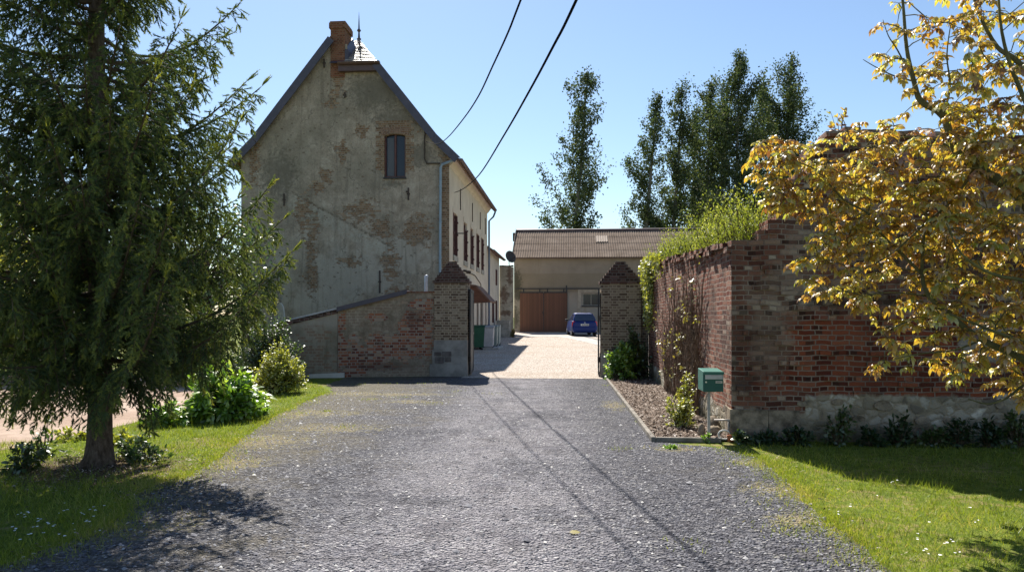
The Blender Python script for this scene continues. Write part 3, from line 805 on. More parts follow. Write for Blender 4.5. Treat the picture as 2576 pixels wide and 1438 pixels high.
# hip: rows of pale tiles
mb = MB(); NR = 15
def hp(s, side):   # s 0 eave..1 ridge
    z = 11.5 + s * 1.7; y = YF + s * 2.2
    return (hx + (XM - hx) * s if side else -8.70 + (XM + .0 - -8.70) * s, y, z)
for i in range(NR):
    s0, s1 = i / NR, (i + 1.12) / NR
    s1 = min(s1, 1.0)
    a, b2, c2, d2 = hp(s0, 0), hp(s0, 1), hp(s1, 1), hp(s1, 0)
    nt = max(1, int((b2[0] - a[0]) / .17))
    for k in range(nt):
        t0, t1 = k / nt, (k + .96) / nt
        L_ = lambda p, q, t: Vector(p).lerp(Vector(q), t)
        j = random.uniform(0, .012)
        up0, up1 = Vector((0, -.02, .055 + j)), Vector((0, 0, .012))
        q = [L_(a, b2, t0) + up0, L_(a, b2, t1) + up0, L_(d2, c2, t1) + up1, L_(d2, c2, t0) + up1]
        mb.prism(q, (0, 0, -.035))
mb.build('hip_tiles', M_tile, rf)
mb = MB(); mb.poly([(-9.3, YF, 11.5), (hx, YF, 11.5), (XM, RY, 13.2), (-9.3, YF + 2.0, 13.0)]); mb.build('hip_underlay', M_slate, rf)
mb = MB()   # cheek flashing beside the chimney, hip gutter
mb.box(-8.74, -8.62, YG - .02, YG + 1.3, 11.5, 12.1); mb.prism([(-8.738, YG - .025, 12.1), (-8.60, YG - .025, 11.5), (-8.60, YG + 1.0, 12.5), (-8.738, YG + 1.0, 12.9)], (.02, 0, 0))
mb.build('flashing', M_slate, rf)
M_gut = plain('brown_gutter', (.085, .05, .05), .5, .45, 0, .2, 4)
def gutter(mb, a, b2, r=.075, n=7):
    a = Vector(a); b2 = Vector(b2); d = (b2 - a).normalized(); s = d.cross(Vector((0, 0, 1)))
    pr = [s * (r * math.cos(math.pi * i / n)) + Vector((0, 0, -r * math.sin(math.pi * i / n))) for i in range(n + 1)]
    for i in range(n):
        mb.poly([a + pr[i], b2 + pr[i], b2 + pr[i + 1], a + pr[i + 1]])
        mb.poly([a + pr[i] * .9, a + pr[i + 1] * .9, b2 + pr[i + 1] * .9, b2 + pr[i] * .9])
    mb.poly([a + p for p in pr]); mb.poly([b2 + p for p in pr[::-1]])
mb = MB(); gutter(mb, (-8.95, YF - .06, 11.5), (hx + .12, YF - .06, 11.5), .10); mb.box(-8.95, hx + .02, YF, YF + .2, 11.18, 11.46); mb.build('hip_gutter', M_gut, hs)
mb = MB(); gutter(mb, (xe_r + .06, YF, roofz(xe_r) - .02), (xe_r + .06, YRR, roofz(xe_r) - .02), .085); mb.build('eave_gutter', M_gut, hs)
mb = MB()   # verge boards on the gable edges
def verge(p, q, h=.24):
    p = Vector((p[0], YF - .03, p[1])); q = Vector((q[0], YF - .03, q[1])); d = (q - p).normalized(); nn = Vector((d.z, 0, -d.x))
    if nn.z > 0: nn = -nn
    mb.prism([p + nn * h, q + nn * h, q - nn * .03, p - nn * .03], (0, .026, 0)); mb.prism([p - nn * .032, q - nn * .032, q - nn * .06, p - nn * .06], (0, .25, 0))
verge((xe_l, roofz(xe_l)), (kx, 8.6)); verge((kx, 8.6), (-9.3, roofz(-9.3)))
verge((hx, 11.5), (kr, 8.6)); verge((kr, 8.6), (xe_r, roofz(xe_r)))
mb.build('verge_board', M_slate, hs)
# chimney
mb = MB(); mb.box(-9.31, -8.742, YG - .03, YG + .86, 11.0, 12.92)
mb.box(-9.36, -8.69, YG - .08, YG + .91, 12.92, 13.14); mb.box(-9.33, -8.715, YG - .05, YG + .88, 13.14, 13.2)
ch = mb.build('chimney', M_chim, rf)
mb = MB()
mb.lathe((XM + .02, RY - .05, 12.75), [(.005, -.9), (.06, 0), (.075, .42), (.10, .47), (.05, .52), (.035, .75), (.09, .82), (.035, .9), (.02, 1.25), (.003, 1.6)], 8); mb.build('finial', M_slate, rf)
# downpipes
mb = MB()
pts = [atY(1148, 398, YG - .12), atY(1138, 404, YG - .10), atY(1112, 414, YG - .10), atY(1108.5, 422, YG - .10), atY(1107.5, 560, YG - .10), atY(1106.5, 800, YG - .1)]
mb.tube(pts, .052, 8)
for yy in (470, 560, 650): 
    p = atY(1107.6, yy, YG - .1); mb.lathe((p.x, p.y, p.z), [(.066, 0), (.066, .05)], 8)
mb.build('downpipe', M_zinc, hs, smooth=False)
M_zinc2 = plain('dark_blue_pipe', (.07, .10, .16), .5, .5, .0, .15, 3)
mb = MB(); mb.tube([(xe_r + .06, YB + .1, 7.6), (xe_r - .06, YB + .1, 7.3), (XR + .1, YB + .02, 7.05), (XR + .1, YB + .02, .3)], .055, 8); mb.build('downpipe', M_zinc2, hs)
# wall anchors, meter conduit on the gable
for xd, y0, y1 in ((714, 487, 517), (1027, 472, 503), (1025, 480, 484), (955, 680, 737), (815, 148, 170), (867, 232, 246), (1121, 380, 384)):
    a = atY(xd, y0, YG - .04); c2 = atY(xd, y1, YG - .04)
    mb = MB(); mb.box(a.x - .025, a.x + .025, YG - .045, YG - .004, c2.z, a.z); m_ = (a.z + c2.z) / 2; mb.box(a.x - .055, a.x + .055, YG - .05, YG - .004, m_ - .03, m_ + .03); mb.build('wall_anchor', M_iron, hs)
for yc in (31.6, 35.6, 38.8, 41.2):
    mb = MB(); mb.box(XR + .004, XR + .04, yc - .02, yc + .02, 6.15, 7.05); mb.build('wall_anchor', M_iron, hs)
mb = MB(); mb.tube([atY(1071, 330, YG - .05), atY(1068, 345, YG - .05), atY(1068, 398, YG - .05), atY(1073, 411, YG - .05), atY(1107, 411, YG - .05)], .025, 6)
p = atY(1072, 338, YG - .06); mb.lathe((p.x, p.y, p.z), [(.02, 0), (.07, .03), (.07, .12), (.02, .15)], 8); mb.build('conduit', M_iron, hs)

# ------------------------------------------------------------------ lower annexe behind the farmhouse
an = empty('annex', (-6.5, 46, gz(46)), 0, 'lower cream annexe joined to the far end of the farmhouse', 'house')
AY0, AY1 = YB + .003, 50.2
azt = atX(1252, 645, XR).z; azt = 5.6
mb = MB(); wall_grid(mb, 'y', XR - .03, AY0, AY1, .0, azt, [(45.4, 46.2, 1.2, 2.6), (47.6, 48.3, 3.6, 4.6), (47.6, 48.3, 1.3, 2.6)], .15, -1)
mb.poly([(XR - .03, AY1, 0), (-10, AY1, 0), (-10, AY1, azt), (-7.3, AY1, azt + 1.5), (XR - .03, AY1, azt)])
mb.build('wall', M_cream, an)
for h in ((45.4, 46.2, 1.2, 2.6), (47.6, 48.3, 3.6, 4.6), (47.6, 48.3, 1.3, 2.6)):
    mb = MB(); vbox(mb, 'y', XR - .03, h[0], h[1], h[2], h[3], -.14, -.1); w_ = mb.build('window', M_glass, an)
    mb = MB(); vbox(mb, 'y', XR - .03, h[0], h[0] + .08, h[2], h[3], -.098, .05); vbox(mb, 'y', XR - .03, h[1] - .08, h[1], h[2], h[3], -.098, .05); mb.build('frame', M_ox, w_)
mb = MB(); mb.prism([(XR + .3, AY0, azt - .15), (-7.3, AY0, azt + 1.75), (-7.3, AY1 + .2, azt + 1.75), (XR + .3, AY1 + .2, azt - .15)], (0, 0, -.14)); mb.prism([(-7.302, AY0, azt + 1.75), (-10.2, AY0, azt - .1), (-10.2, AY1 + .2, azt - .1), (-7.302, AY1 + .2, azt + 1.75)], (0, 0, -.14)); mb.build('roof', M_tilered, an)
mb = MB(); gutter(mb, (XR + .34, AY0, azt - .18), (XR + .34, AY1 + .2, azt - .18), .07); mb.build('gutter', M_gut, an)
# stained cross wall joining annexe and barn
b = NB('crumbling_plaster', .93, .1)
x, y, z = b.xyz(); n1 = b.noise(1.4, 6, .7); n2 = b.noise(6, 6, .72)
c = b.ramp(n1, [(.3, (.22, .19, .15)), (.55, (.36, .32, .26)), (.8, (.46, .42, .35))])
rd = b.blobs(x, z, [(gp(1282, 0, 50.3)[0], 4.3, .35, 1.4), (-4.3, 3.0, .5, 1.2), (-4.2, 1.8, .7, .35)])
c = b.mix(b.mul(b.step(b.add(rd, b.mul(b.m('SUBTRACT', n2, .5), 2.2)), .3, .7), .75), c, (.115, .06, .04))
c = b.mix(b.mul(b.step(n2, .52, .7), .6), c, (.085, .075, .055))
b.bump(b.add(n1, n2), .9, .04)
M_crumb = b.done(c)
XJ0, XJ1 = XR - .025, atY(1293, 700, 50.9).x
cw = empty('cross_wall', (-4.1, 50.3, gz(50)), 0, 'crumbling plastered wall with rusty stains between the annexe and the barn', 'wall')
tz = atY(1270, 672, 50.3).z
mb = MB(); mb.prism([(XJ0, 50.25, .2), (XJ1, 50.25, .2), (XJ1, 50.25, tz), (XJ0 + .6, 50.25, tz + .05), (XJ0, 50.25, tz + .05)], (0, .35, 0)); mb.build('masonry', M_crumb, cw)
mb = MB()
for i in range(6):
    xx = XJ0 + i * (XJ1 - XJ0) / 6
    mb.box(xx + .01, xx + (XJ1 - XJ0) / 6 - .01, 50.2, 50.65, tz + .052, tz + .11 + random.uniform(0, .03))
mb.build('coping', M_cap, cw)

# ------------------------------------------------------------------ barn
BX0_ = atY(1293, 700, 55.0).x
b = NB('barn_render', .92, .12)
x, y, z = b.xyz(); n1 = b.noise(.8, 6, .6); n2 = b.noise(6, 6, .7)
c = b.ramp(n1, [(.3, (.235, .19, .15)), (.6, (.30, .245, .198)), (.8, (.345, .285, .232))])
bandm = b.mul(b.step(b.add(z, b.mul(n1, .3)), 3.45, 3.55), b.m('SUBTRACT', 1.0, b.step(b.add(z, b.mul(n1, .15)), 4.78, 4.84)))
c = b.mix(b.mul(bandm, .55), c, (.215, .170, .115))
c = b.mix(b.mul(b.m('SUBTRACT', 1.0, b.step(z, 2.2, 3.4)), .35), c, (.40, .38, .34))
ms = b.blobs(x, z, [(BX0_ + .1, 4.0, .8, 1.9), (BX0_ + .3, 3.2, .6, .8), (BX0_, 1.5, .7, 1.5)])
c = b.mix(b.mul(b.step(b.add(ms, b.mul(b.m('SUBTRACT', n2, .5), 1.6)), .2, .7), .8), c, (.06, .06, .042))
run = b.noise(1.0, 5, .7, v=b.comb(b.mul(x, 2.6), 0.0, b.mul(z, .3)))
c = b.mix(b.mul(b.step(run, .5, .72), .4), c, (.22, .175, .125))
c = b.mix(b.mul(b.step(n2, .55, .72), .3), c, (.20, .165, .12))
b.bump(n2, .5, .02)
M_barn = b.done(c)
YBN = 55.0; BZ = gz(55)
BX0 = atY(1293, 700, YBN).x; BX1 = 13.0
ez = atY(1300, 645, YBN).z; rz = atY(1300, 584, YBN + 4.2).z
bn = empty('barn', (2, YBN + 4, BZ), 0, 'long rendered barn with corrugated roof and brown sliding doors', 'barn')
d0 = atY(1308, 735, YBN); d1 = atY(1427.5, 735, YBN)
dz = d0.z
w0 = atY(1466, 739, YBN); w1 = atY(1530, 768, YBN)
mb = MB(); wall_grid(mb, 'x', YBN, BX0, BX1, 0, ez, [(d0.x, d1.x, 0, dz), (w0.x, w1.x, w1.z, w0.z)], .25, 1)
mb.poly([(BX0, YBN, 0), (BX0, YBN + 8.4, 0), (BX0, YBN + 8.4, ez), (BX0, YBN + 4.2, rz - .15), (BX0, YBN, ez)])
mb.poly([(BX1, YBN, 0), (BX1, YBN + 8.4, 0), (BX1, YBN + 8.4, ez), (BX1, YBN + 4.2, rz - .15), (BX1, YBN, ez)])
mb.poly([(BX0, YBN + 8.4, 0), (BX1, YBN + 8.4, 0), (BX1, YBN + 8.4, ez), (BX0, YBN + 8.4, ez)])
mb.build('wall', M_barn, bn)
b = NB('fibre_cement_sheet', .97, .03)
n1 = b.noise(1.2, 6, .65); n2 = b.noise(9, 5, .7)
c = b.ramp(n1, [(.3, (.13, .098, .075)), (.55, (.19, .148, .118)), (.8, (.25, .20, .16))])
c = b.mix(b.mul(b.step(n2, .5, .7), .5), c, (.115, .085, .062))
M_sheet = b.done(c)
ROWS = 4
pitch = .177
sl = Vector((0, 4.2 + .35, rz - ez + .2))
e0 = Vector((0, YBN - .35, ez - .12))
xs = np.arange(BX0 - .12, BX1 + .3, pitch / 6)
ru = empty  # noqa
V = []; F = []
for r_ in range(ROWS):
    s0, s1 = r_ / ROWS, min(1, (r_ + 1.06) / ROWS)
    wav = .030 * np.cos(xs / pitch * 2 * np.pi)
    base = len(V)
    for s_, lift in ((s0, .022), (s1, .0)):
        for x_, w_ in zip(xs, wav):
            V.append((x_, e0.y + sl.y * s_, e0.z + sl.z * s_ + lift + w_))
    k = len(xs)
    for i in range(k - 1): F.append((base + i, base + i + 1, base + k + i + 1, base + k + i))
roof_bn = np_mesh('roof', np.array(V), [np.array(F)], M_sheet, bn, smooth=True)
mb = MB(); mb.prism([(BX0 - .1, YBN + 4.2, rz + .05), (BX1, YBN + 4.2, rz + .05), (BX1, YBN + 8.7, ez - .1), (BX0 - .1, YBN + 8.7, ez - .1)], (0, 0, -.06)); mb.build('rear_roof', M_sheet, roof_bn)
mb = MB(); mb.tube([(BX0 - .15, YBN + 4.2, rz + .1), (BX1 + .2, YBN + 4.2, rz + .1)], .13, 8); mb.build('ridge_cap', M_gut, roof_bn)
mb = MB(); mb.prism([(BX0 - .16, e0.y - .02, e0.z - .1), (BX0 - .13, e0.y - .02, e0.z - .1), (BX0 - .13, YBN + 4.2, rz + .12), (BX0 - .16, YBN + 4.2, rz + .12)], (0, 0, .16)); mb.box(BX0 - .35, BX0 - .05, YBN + 3.5, YBN + 4.1, rz - .75, rz - .12); mb.build('verge', M_iron, roof_bn)
p0 = atY(1499, 0, YBN + 2).x; p1 = atY(1530, 0, YBN + 2).x
xs2 = np.arange(p0, p1, pitch / 6); wv = .030 * np.cos(xs2 / pitch * 2 * np.pi); V = []; F = []
for s_ in (.53, .77):
    for x_, w_ in zip(xs2, wv): V.append((x_, e0.y + sl.y * s_, e0.z + sl.z * s_ + .075 - (s_ - .5) * .1 + w_))
k = len(xs2); F = [(i, i + 1, k + i + 1, k + i) for i in range(k - 1)]
np_mesh('rooflight_sheet', np.array(V), [np.array(F)], plain('translucent_sheet', (.36, .30, .25), .95, .05, 0, .1, 4), roof_bn, smooth=True)
mb = MB(); gutter(mb, (BX0 - .1, YBN - .42, ez - .12), (BX1, YBN - .42, ez - .12), .07); mb.build('gutter', M_gut, bn)
b = NB('brown_door_boards', .65, .35); x, y, z = b.xyz()
bw_ = b.m('FRACT', b.m('DIVIDE', x, .118)); bi = b.m('FLOOR', b.m('DIVIDE', x, .118))
wn_ = b.node('ShaderNodeTexWhiteNoise'); wn_.noise_dimensions = '1D'; b.set(wn_.inputs['W'], bi)
n2 = b.noise(3, 5, .65, v=b.comb(b.mul(x, 9), y, b.mul(z, .5)))
c = b.mix(wn_.outputs['Value'], (.115, .050, .030), (.16, .070, .042)); c = b.mix(b.mul(b.step(n2, .45, .7), .4), c, (.10, .042, .026))
c = b.mix(b.m('LESS_THAN', bw_, .08), c, (.045, .02, .014))
c = b.mix(b.mul(b.m('SUBTRACT', 1.0, b.step(b.add(z, b.mul(n2, .3)), .6, 1.1)), .55), c, (.06, .035, .028))
M_boards = b.done(c)
dm = (d0.x + d1.x) / 2
for q0, q1 in ((d0.x + .02, dm - .03), (dm + .03, d1.x - .02)):
    mb = MB(); mb.box(q0, q1, YBN - .10, YBN - .05, BZ + .04, dz - .06); dd = mb.build('sliding_door', M_boards, bn)
    mb = MB(); mb.box(q0, q1, YBN - .125, YBN - .103, dz - .058, dz + .03)
    for xx in (q0 + .25, q1 - .25): mb.box(xx - .04, xx + .04, YBN - .14, YBN - .126, dz - .02, dz + .22)
    mb.build('hanger', M_dark, dd)
mb = MB(); mb.box(dm - .028, dm + .028, YBN - .095, YBN - .06, BZ + .04, dz - .06); mb.build('door_gap_strip', M_dark, bn)
mb = MB(); mb.box(dm - .09, dm - .05, YBN - .135, YBN - .102, 1.75, 1.95); mb.build('door_handle', M_dark, bn)
mb = MB(); mb.box(BX0 + .1, 4.5, YBN - .17, YBN - .12, dz + .22, dz + .30); mb.box(d1.x - .12, d1.x - .02, YBN - .19, YBN - .171, dz - .02, dz + .5); mb.build('door_rail', M_dark, bn)
mb = MB(); mb.box(w0.x, w1.x, YBN + .16, YBN + .19, w1.z, w0.z); bw2 = mb.build('window', M_glass, bn)
mb = MB(); mb.box(w0.x, w0.x + .06, YBN + .1, YBN + .158, w1.z, w0.z); mb.box(w0.x + .055, w1.x, YBN + .102, YBN + .157, w0.z - .05, w0.z - .002); mb.box(w0.x + .055, w1.x, YBN + .1, YBN + .158, w1.z, w1.z + .05)
xm_ = atY(1487, 0, YBN).x; mb.box(xm_ - .03, xm_ + .03, YBN + .101, YBN + .155, w1.z + .04, w0.z - .04); mb.build('frame', plain('grey_window_paint', (.26, .24, .21), .7, .2), bw2)
mb = MB(); mb.box(w0.x - .35, w1.x, YBN - .03, YBN - .004, w0.z + .12, w0.z + .32); mb.box(w0.x - .35, w0.x - .12, YBN - .03, YBN - .004, .41, w0.z + .12); mb.build('window_surround', plain('beige_surround', (.36, .305, .245), .9, .1, 0, .2, 3), bw2)
mb = MB(); mb.box(w0.x - .08, w1.x, YBN - .06, YBN - .003, w1.z - .1, w1.z - .003); mb.build('sill', M_dark, bw2)

# satellite dish on the cross wall
ds = empty('satellite_dish', (0, 0, 0), 0, 'dark round satellite dish on a bent arm above the stained cross wall', 'satellite dish')
pc = atY(1284, 646, 50.2)
ds.location = (pc.x - .1, 50.4, tz + .1)
mb = MB()
ax = Vector((.55, -.75, .35)).normalized(); s1 = ax.cross(Vector((0, 0, 1))).normalized(); s2 = s1.cross(ax)
ringp = []
for k in range(4):
    rr = .40 * k / 3; ringp.append([pc + s1 * rr * math.cos(t * math.pi / 8) + s2 * rr * 1.1 * math.sin(t * math.pi / 8) + ax * (rr * rr * .35) for t in range(16)])
for k in range(3):
    for t in range(16):
        t2 = (t + 1) % 16
        if k: mb.poly([ringp[k][t], ringp[k][t2], ringp[k + 1][t2], ringp[k + 1][t]])
        else: mb.poly([pc, ringp[1][t2], ringp[1][t]][::-1])
o = mb.build('reflector', plain('dark_dish', (.06, .055, .055), .6, .3), ds, smooth=True)
md = o.modifiers.new('thick', 'SOLIDIFY'); md.thickness = .02
mb = MB(); mb.tube([pc - ax * .03, pc - ax * .2 + Vector((0, 0, -.25)), Vector((pc.x - .1, 50.4, tz + .12))], .03, 6); mb.build('mast', M_iron, ds)
mb = MB(); mb.tube([pc - s2 * .38, pc + ax * .45 - s2 * .15], .014, 5); mb.build('arm', M_iron, ds)

# ------------------------------------------------------------------ gate piers
def pier(name, x0, x1, yf, yb, ztop, label, wide, stone):
    e = empty(name, ((x0 + x1) / 2, (yf + yb) / 2, 0), 0, label, 'gate pier', 'brick gate piers either side of the entrance')
    mb = MB(); mb.box(x0, x1, yf, yb, 0, ztop); mb.build('shaft', M_pier, e)
    mb = MB(); mb.box(x0 - .04, x1 + .04, yf - .04, yb + .04, ztop + .002, ztop + .07); n = 7
    hw, hd = (x1 - x0) / 2 - .01, (yb - yf) / 2 - .01; cx, cy = (x0 + x1) / 2, (yf + yb) / 2
    for i in range(n):
        k = 1 - i / n * .84; z0 = ztop + .071 + i * .075
        nb = max(2, int(2 * hw * k / .2))
        for q in range(nb):
            a = cx - hw * k + q * 2 * hw * k / nb
            mb.box(a + .004, a + 2 * hw * k / nb - .004, cy - hd * k - random.uniform(0, .012), cy + hd * k, z0, z0 + .070 - random.uniform(0, .006))
        mb.box(cx - hw * k + .02, cx + hw * k - .02, cy - hd * k + .02, cy + hd * k - .02, z0 - .01, z0 + .076)
    mb.build('stepped_cap', M_cap, e)
    if stone:
        mb = MB(); mb.box(x0 - wide, x1 + .012, yf - .03, yb + .03, 0, .34); mb.box(x0 - .05, x1 + .008, yf - .02, yb + .02, .342, .72); mb.box(x0 - .01, x1 + .004, yf - .012, yb + .012, .722, .98); mb.build('render_plinth', plain('pier_plinth_render', (.27, .255, .235), .9, .15, 0, .3, 2.5, .4), e)
        mb = MB()
        for (a, b2, c2, d2) in ((.02, .26, .36, .53), (.285, .46, .40, .53), (.0, .20, .56, .66), (.215, .47, .55, .68)):
            mb.box(x0 + a, x0 + b2, yf - .034, yf - .018, c2, d2)
        mb.build('set_stone', plain('dark_set_stone', (.13, .115, .11), .85, .2, 0, .4, 5, .4), e, bevel=.012)
    return e
PX1 = atY(1176, 800, 19.9).x; PX0 = atY(1093, 800, 19.9).x
pier('gate_pier', PX0, PX1, 19.86, 20.45, atY(1130, 712, 19.9).z, 'grey brick gate pier with stepped cap, joined to the sloping patched wall', .12, True)
QX0 = atY(1512, 800, 19.9).x; QX1 = atY(1612, 800, 19.9).x
qz = atY(1560, 713, 19.9).z
pr = pier('gate_pier', QX0, QX1, 19.86, 20.45, qz, 'grey brick gate pier with stepped cap, behind the leafy bush', .1, False)
mb = MB(); mb.box(QX1 + .002, 2.14, 20.0, 20.4, 0, qz + .03); mb.build('side_wing', M_pier, pr)
mb = MB(); mb.box(QX0 - .012, QX1 + .006, 19.84, 20.47, 0, .62); mb.build('render_plinth', plain('pier_foot_render', (.30, .27, .23), .9, .15, 0, .3, 3, .4), pr)
mb = MB(); mb.box(QX0 + .28, QX0 + .55, 19.79, 19.838, .55, .78); mb.build('meter_box', M_dark, pr)
# open gate leaves
def gate(x, y0, dx, L, h, label):
    e = empty('gate_leaf', (x, y0, 0), 0, label, 'gate', 'open steel gate leaves')
    d = Vector((dx, L, 0)); u_ = d.normalized(); w_ = Vector((u_.y, -u_.x, 0)) * .018
    def bar(a0, a1, z0, z1, m_):
        p = Vector((x, y0, 0)) + u_ * a0; q = Vector((x, y0, 0)) + u_ * a1
        m_.prism([p - w_ + Vector((0, 0, z0)), p + w_ + Vector((0, 0, z0)), q + w_ + Vector((0, 0, z0)), q - w_ + Vector((0, 0, z0))], (0, 0, z1 - z0))
    mb = MB(); bar(0, .05, .06, h, mb); bar(L - .05, L, .06, h, mb); bar(.052, L - .052, h - .06, h, mb); bar(.052, L - .052, 1.1, 1.16, mb); bar(.052, L - .052, .06, .12, mb); mb.build('frame', M_dark, e)
    mb = MB(); w_ = w_ * .3; bar(.054, L - .054, .122, 1.098, mb); bar(.054, L - .054, 1.162, h - .062, mb); mb.build('panel', M_dark, e)
    for zz in (.4, 1.5):
        mb = MB(); mb.lathe((x, y0 - .03, zz), [(.03, 0), (.03, .14)], 8); mb.build('hinge', M_iron, e)
gate(PX1 + .06, 19.98, -.12, 1.65, 2.36, 'dark steel gate leaf standing open beside the pier of the patched wall')
gate(QX0 - .06, 19.98, .06, 1.65, 2.36, 'dark steel gate leaf standing open beside the pier with the bush')

# ------------------------------------------------------------------ lean-to shed wall with sloping top
le = empty('lean_to_shed', (-5.5, 21, 0), 0, 'low lean-to shed with sloping roof and patched brick and render front wall', 'shed')
A0 = Vector((PX0 - .003, 19.98)); A1p = atY(690, 815, 19.0); A1 = Vector((A1p.x, 19.0))
def on(xd):
    q = ray(xd); r0 = q[0] / q[1]
    # intersection of the view direction with the wall line
    d = A1 - A0; t = (r0 * A0.y - A0.x) / (d.x - r0 * d.y); return A0 + d * t
def onz(xd, yd):
    p = on(xd); return atY(xd, yd, p.y)
tops = [onz(1092, 736), onz(1022, 736), onz(850, 779), onz(690, 817)]
bk = Vector((0, .32, 0))
def wseg(name, ps, mat):
    mb = MB(); mb.prism([(ps[0].x, ps[0].y, -.05)] + [tuple(p) for p in ps] + [(ps[-1].x, ps[-1].y, -.05)], bk); return mb.build(name, mat, le)
wseg('brick_wall', tops[:3], M_shedbrick)
wseg('render_wall', [tops[2] + Vector((-.004, -.02, -.01)), tops[3] + Vector((0, -.02, -.01))], M_shedrender)
mb = MB(); a, c2 = on(868), on(780)
mb.prism([(a.x, a.y - .09, -.02), (c2.x, c2.y - .09, -.02), (c2.x, c2.y - .09, .10), (a.x, a.y - .09, .13)], (0, .06, 0)); mb.build('plinth', M_white, le)
bkd = Vector((0, 3.4, 0))
mb = MB()   # roof sheets
up = Vector((0, -.07, .015)); 
mb.prism([tops[1] + up, tops[2] + up, tops[2] + up + bkd, tops[1] + up + bkd], (0, 0, .05)); mb.prism([tops[2] + up + Vector((-.003, 0, -.0)), tops[3] + up + Vector((-.1, 0, -.02)), tops[3] + up + bkd, tops[2] + up + bkd + Vector((-.003, 0, 0))], (0, 0, .045))
mb.build('roof', plain('grey_roof_sheet', (.36, .36, .38), .55, .4, 0, .15, 3), le)
mb = MB(); up2 = Vector((0, -.12, .0))
mb.prism([tops[1] + up2 + Vector((.05, 0, .09)), tops[2] + up2 + Vector((0, 0, .07)), tops[2] + up2 + Vector((0, 0, -.05)), tops[1] + up2 + Vector((.02, 0, -.035))], (0, .045, 0)); mb.build('barge_board', M_slate, le)
mb = MB()
nbk = 9
for i in range(nbk):
    t0, t1 = i / nbk, (i + .95) / nbk
    p = tops[2].lerp(tops[3], t0); q = tops[2].lerp(tops[3], t1); o_ = Vector((0, -.05 - random.uniform(0, .02), 0))
    mb.prism([p + o_ + Vector((0, 0, -.09)), q + o_ + Vector((0, 0, -.09)), q + o_ + Vector((0, 0, .005)), p + o_ + Vector((0, 0, .005))], (0, .1, 0))
mb.build('brick_edge', M_cap, le)
mb = MB(); mb.box(A1.x - .09, A1.x + .03, 18.93, 19.05, 0, tops[3].z - .05); mb.build('corner_post', plain('weathered_post', (.25, .20, .15), .85, .2, 0, .3, 6), le)
mb = MB(); mb.box(A1.x, A1.x + .2, 19.35, 22.4, 0, tops[3].z - .02); mb.box(A1.x + .2, PX0, 22.2, 22.4, 0, tops[3].z - .02); mb.build('rear_walls', M_shedrender, le)
mb = MB()
for i in range(6):
    p = tops[0].lerp(tops[1], i / 6); q = tops[0].lerp(tops[1], (i + .93) / 6)
    mb.prism([p + Vector((0, -.03, .001)), q + Vector((0, -.03, .001)), q + Vector((0, -.03, .03)), p + Vector((0, -.03, .03 + random.uniform(0, .012)))], (0, .38, 0))
mb.build('coping', M_chim, le)
# vent pipe behind the wall, white rounded panel behind the low end
p = atY(1071.5, 735, 20.9); ptop = atY(1071.5, 695, 20.9)
mb = MB(); mb.tube([(p.x, 20.9, 0), (p.x, 20.9, ptop.z - .05), (p.x + .012, 20.9, ptop.z), (p.x + .05, 20.9, ptop.z + .03)], [.05, .05, .05, .03], 10)
o = mb.build('vent_pipe', plain('pale_blue_pipe', (.42, .46, .52), .5, .4, 0, .15, 3), None, smooth=True); tag(o, 'pale grey vent pipe rising behind the patched wall near the pier', 'pipe')
p = atY(703, 810, 23.3); pt = atY(703, 761, 23.3); w_ = .16
mb = MB(); prof = [(-.27, 0), (.21, 0)]; hh = pt.z
for i in range(13):
    t = i / 12 * math.pi; prof.append((.03 + .12 * math.cos(t) - .05 * (i / 12), hh - .35 + .35 * math.sin(t)))
mb.prism([(p.x + a, 23.3, z_) for a, z_ in prof], (0, .10, 0))
o = mb.build('white_board', plain('aged_white_plastic', (.50, .47, .40), .55, .3, 0, .15, 3), None, bevel=.02); tag(o, 'white round topped board standing behind the low end of the lean-to', 'board')
# ------------------------------------------------------------------ ruined brick building on the right
ru = empty('ruined_brick_building', (2.3, 10.2, 0), 0, 'ruined dark red brick building with broken stepped top and rubble stone foot', 'ruin')
prof_d = [(1834, 606), (1905, 600), (1922, 580), (1930, 548), (1960, 530), (1985, 500), (2008, 455), (2045, 405), (2068, 370), (2082, 350), (2110, 334), (2160, 338), (2300, 338), (2480, 345)]
pf = [(atY(x_, y_, 10.0).x, atY(x_, y_, 10.0).z) for x_, y_ in prof_d]
pf[0] = (2.15, pf[0][1])
pf.append((12.5, 3.95))
def pz(X):
    for (a, za), (b2, zb) in zip(pf, pf[1:]):
        if a <= X <= b2: return za + (zb - za) * (X - a) / max(b2 - a, 1e-6)
    return pf[-1][1]
rr = random.Random(4)
top = []; X = 2.15
while X < 12.5:
    w_ = rr.choice((.115, .23, .23, .12)); zz = round((pz(X + w_ / 2) + rr.uniform(-.06, .05)) / 0.066) * 0.066
    top += [(X, zz), (X + w_ - .006, zz + rr.uniform(-.008, .008))]; X += w_
mb = MB(); mb.prism([(2.15, 10.0, -.1)] + [(a, 10.0, z_) for a, z_ in top] + [(top[-1][0], 10.0, -.1)], (0, .42, 0)); fw = mb
def sz(Y): return 2.62 + (3.05 - 2.62) * (Y - 10.4) / 9.6
top = []; Y = 10.422
while Y < 20.0:
    w_ = rr.choice((.115, .23, .23)); zz = round((sz(Y) + rr.uniform(-.09, .045)) / 0.066) * 0.066
    top += [(Y, zz), (Y + w_ - .006, zz + rr.uniform(-.008, .008))]; Y += w_
mb = MB(); mb.prism([(2.15, 10.422, -.1)] + [(2.15, a, z_) for a, z_ in top] + [(2.15, top[-1][0], -.1)], (.42, 0, 0)); sw = mb
mb = sw   # loose and projecting bricks along the broken tops
Y = 10.0
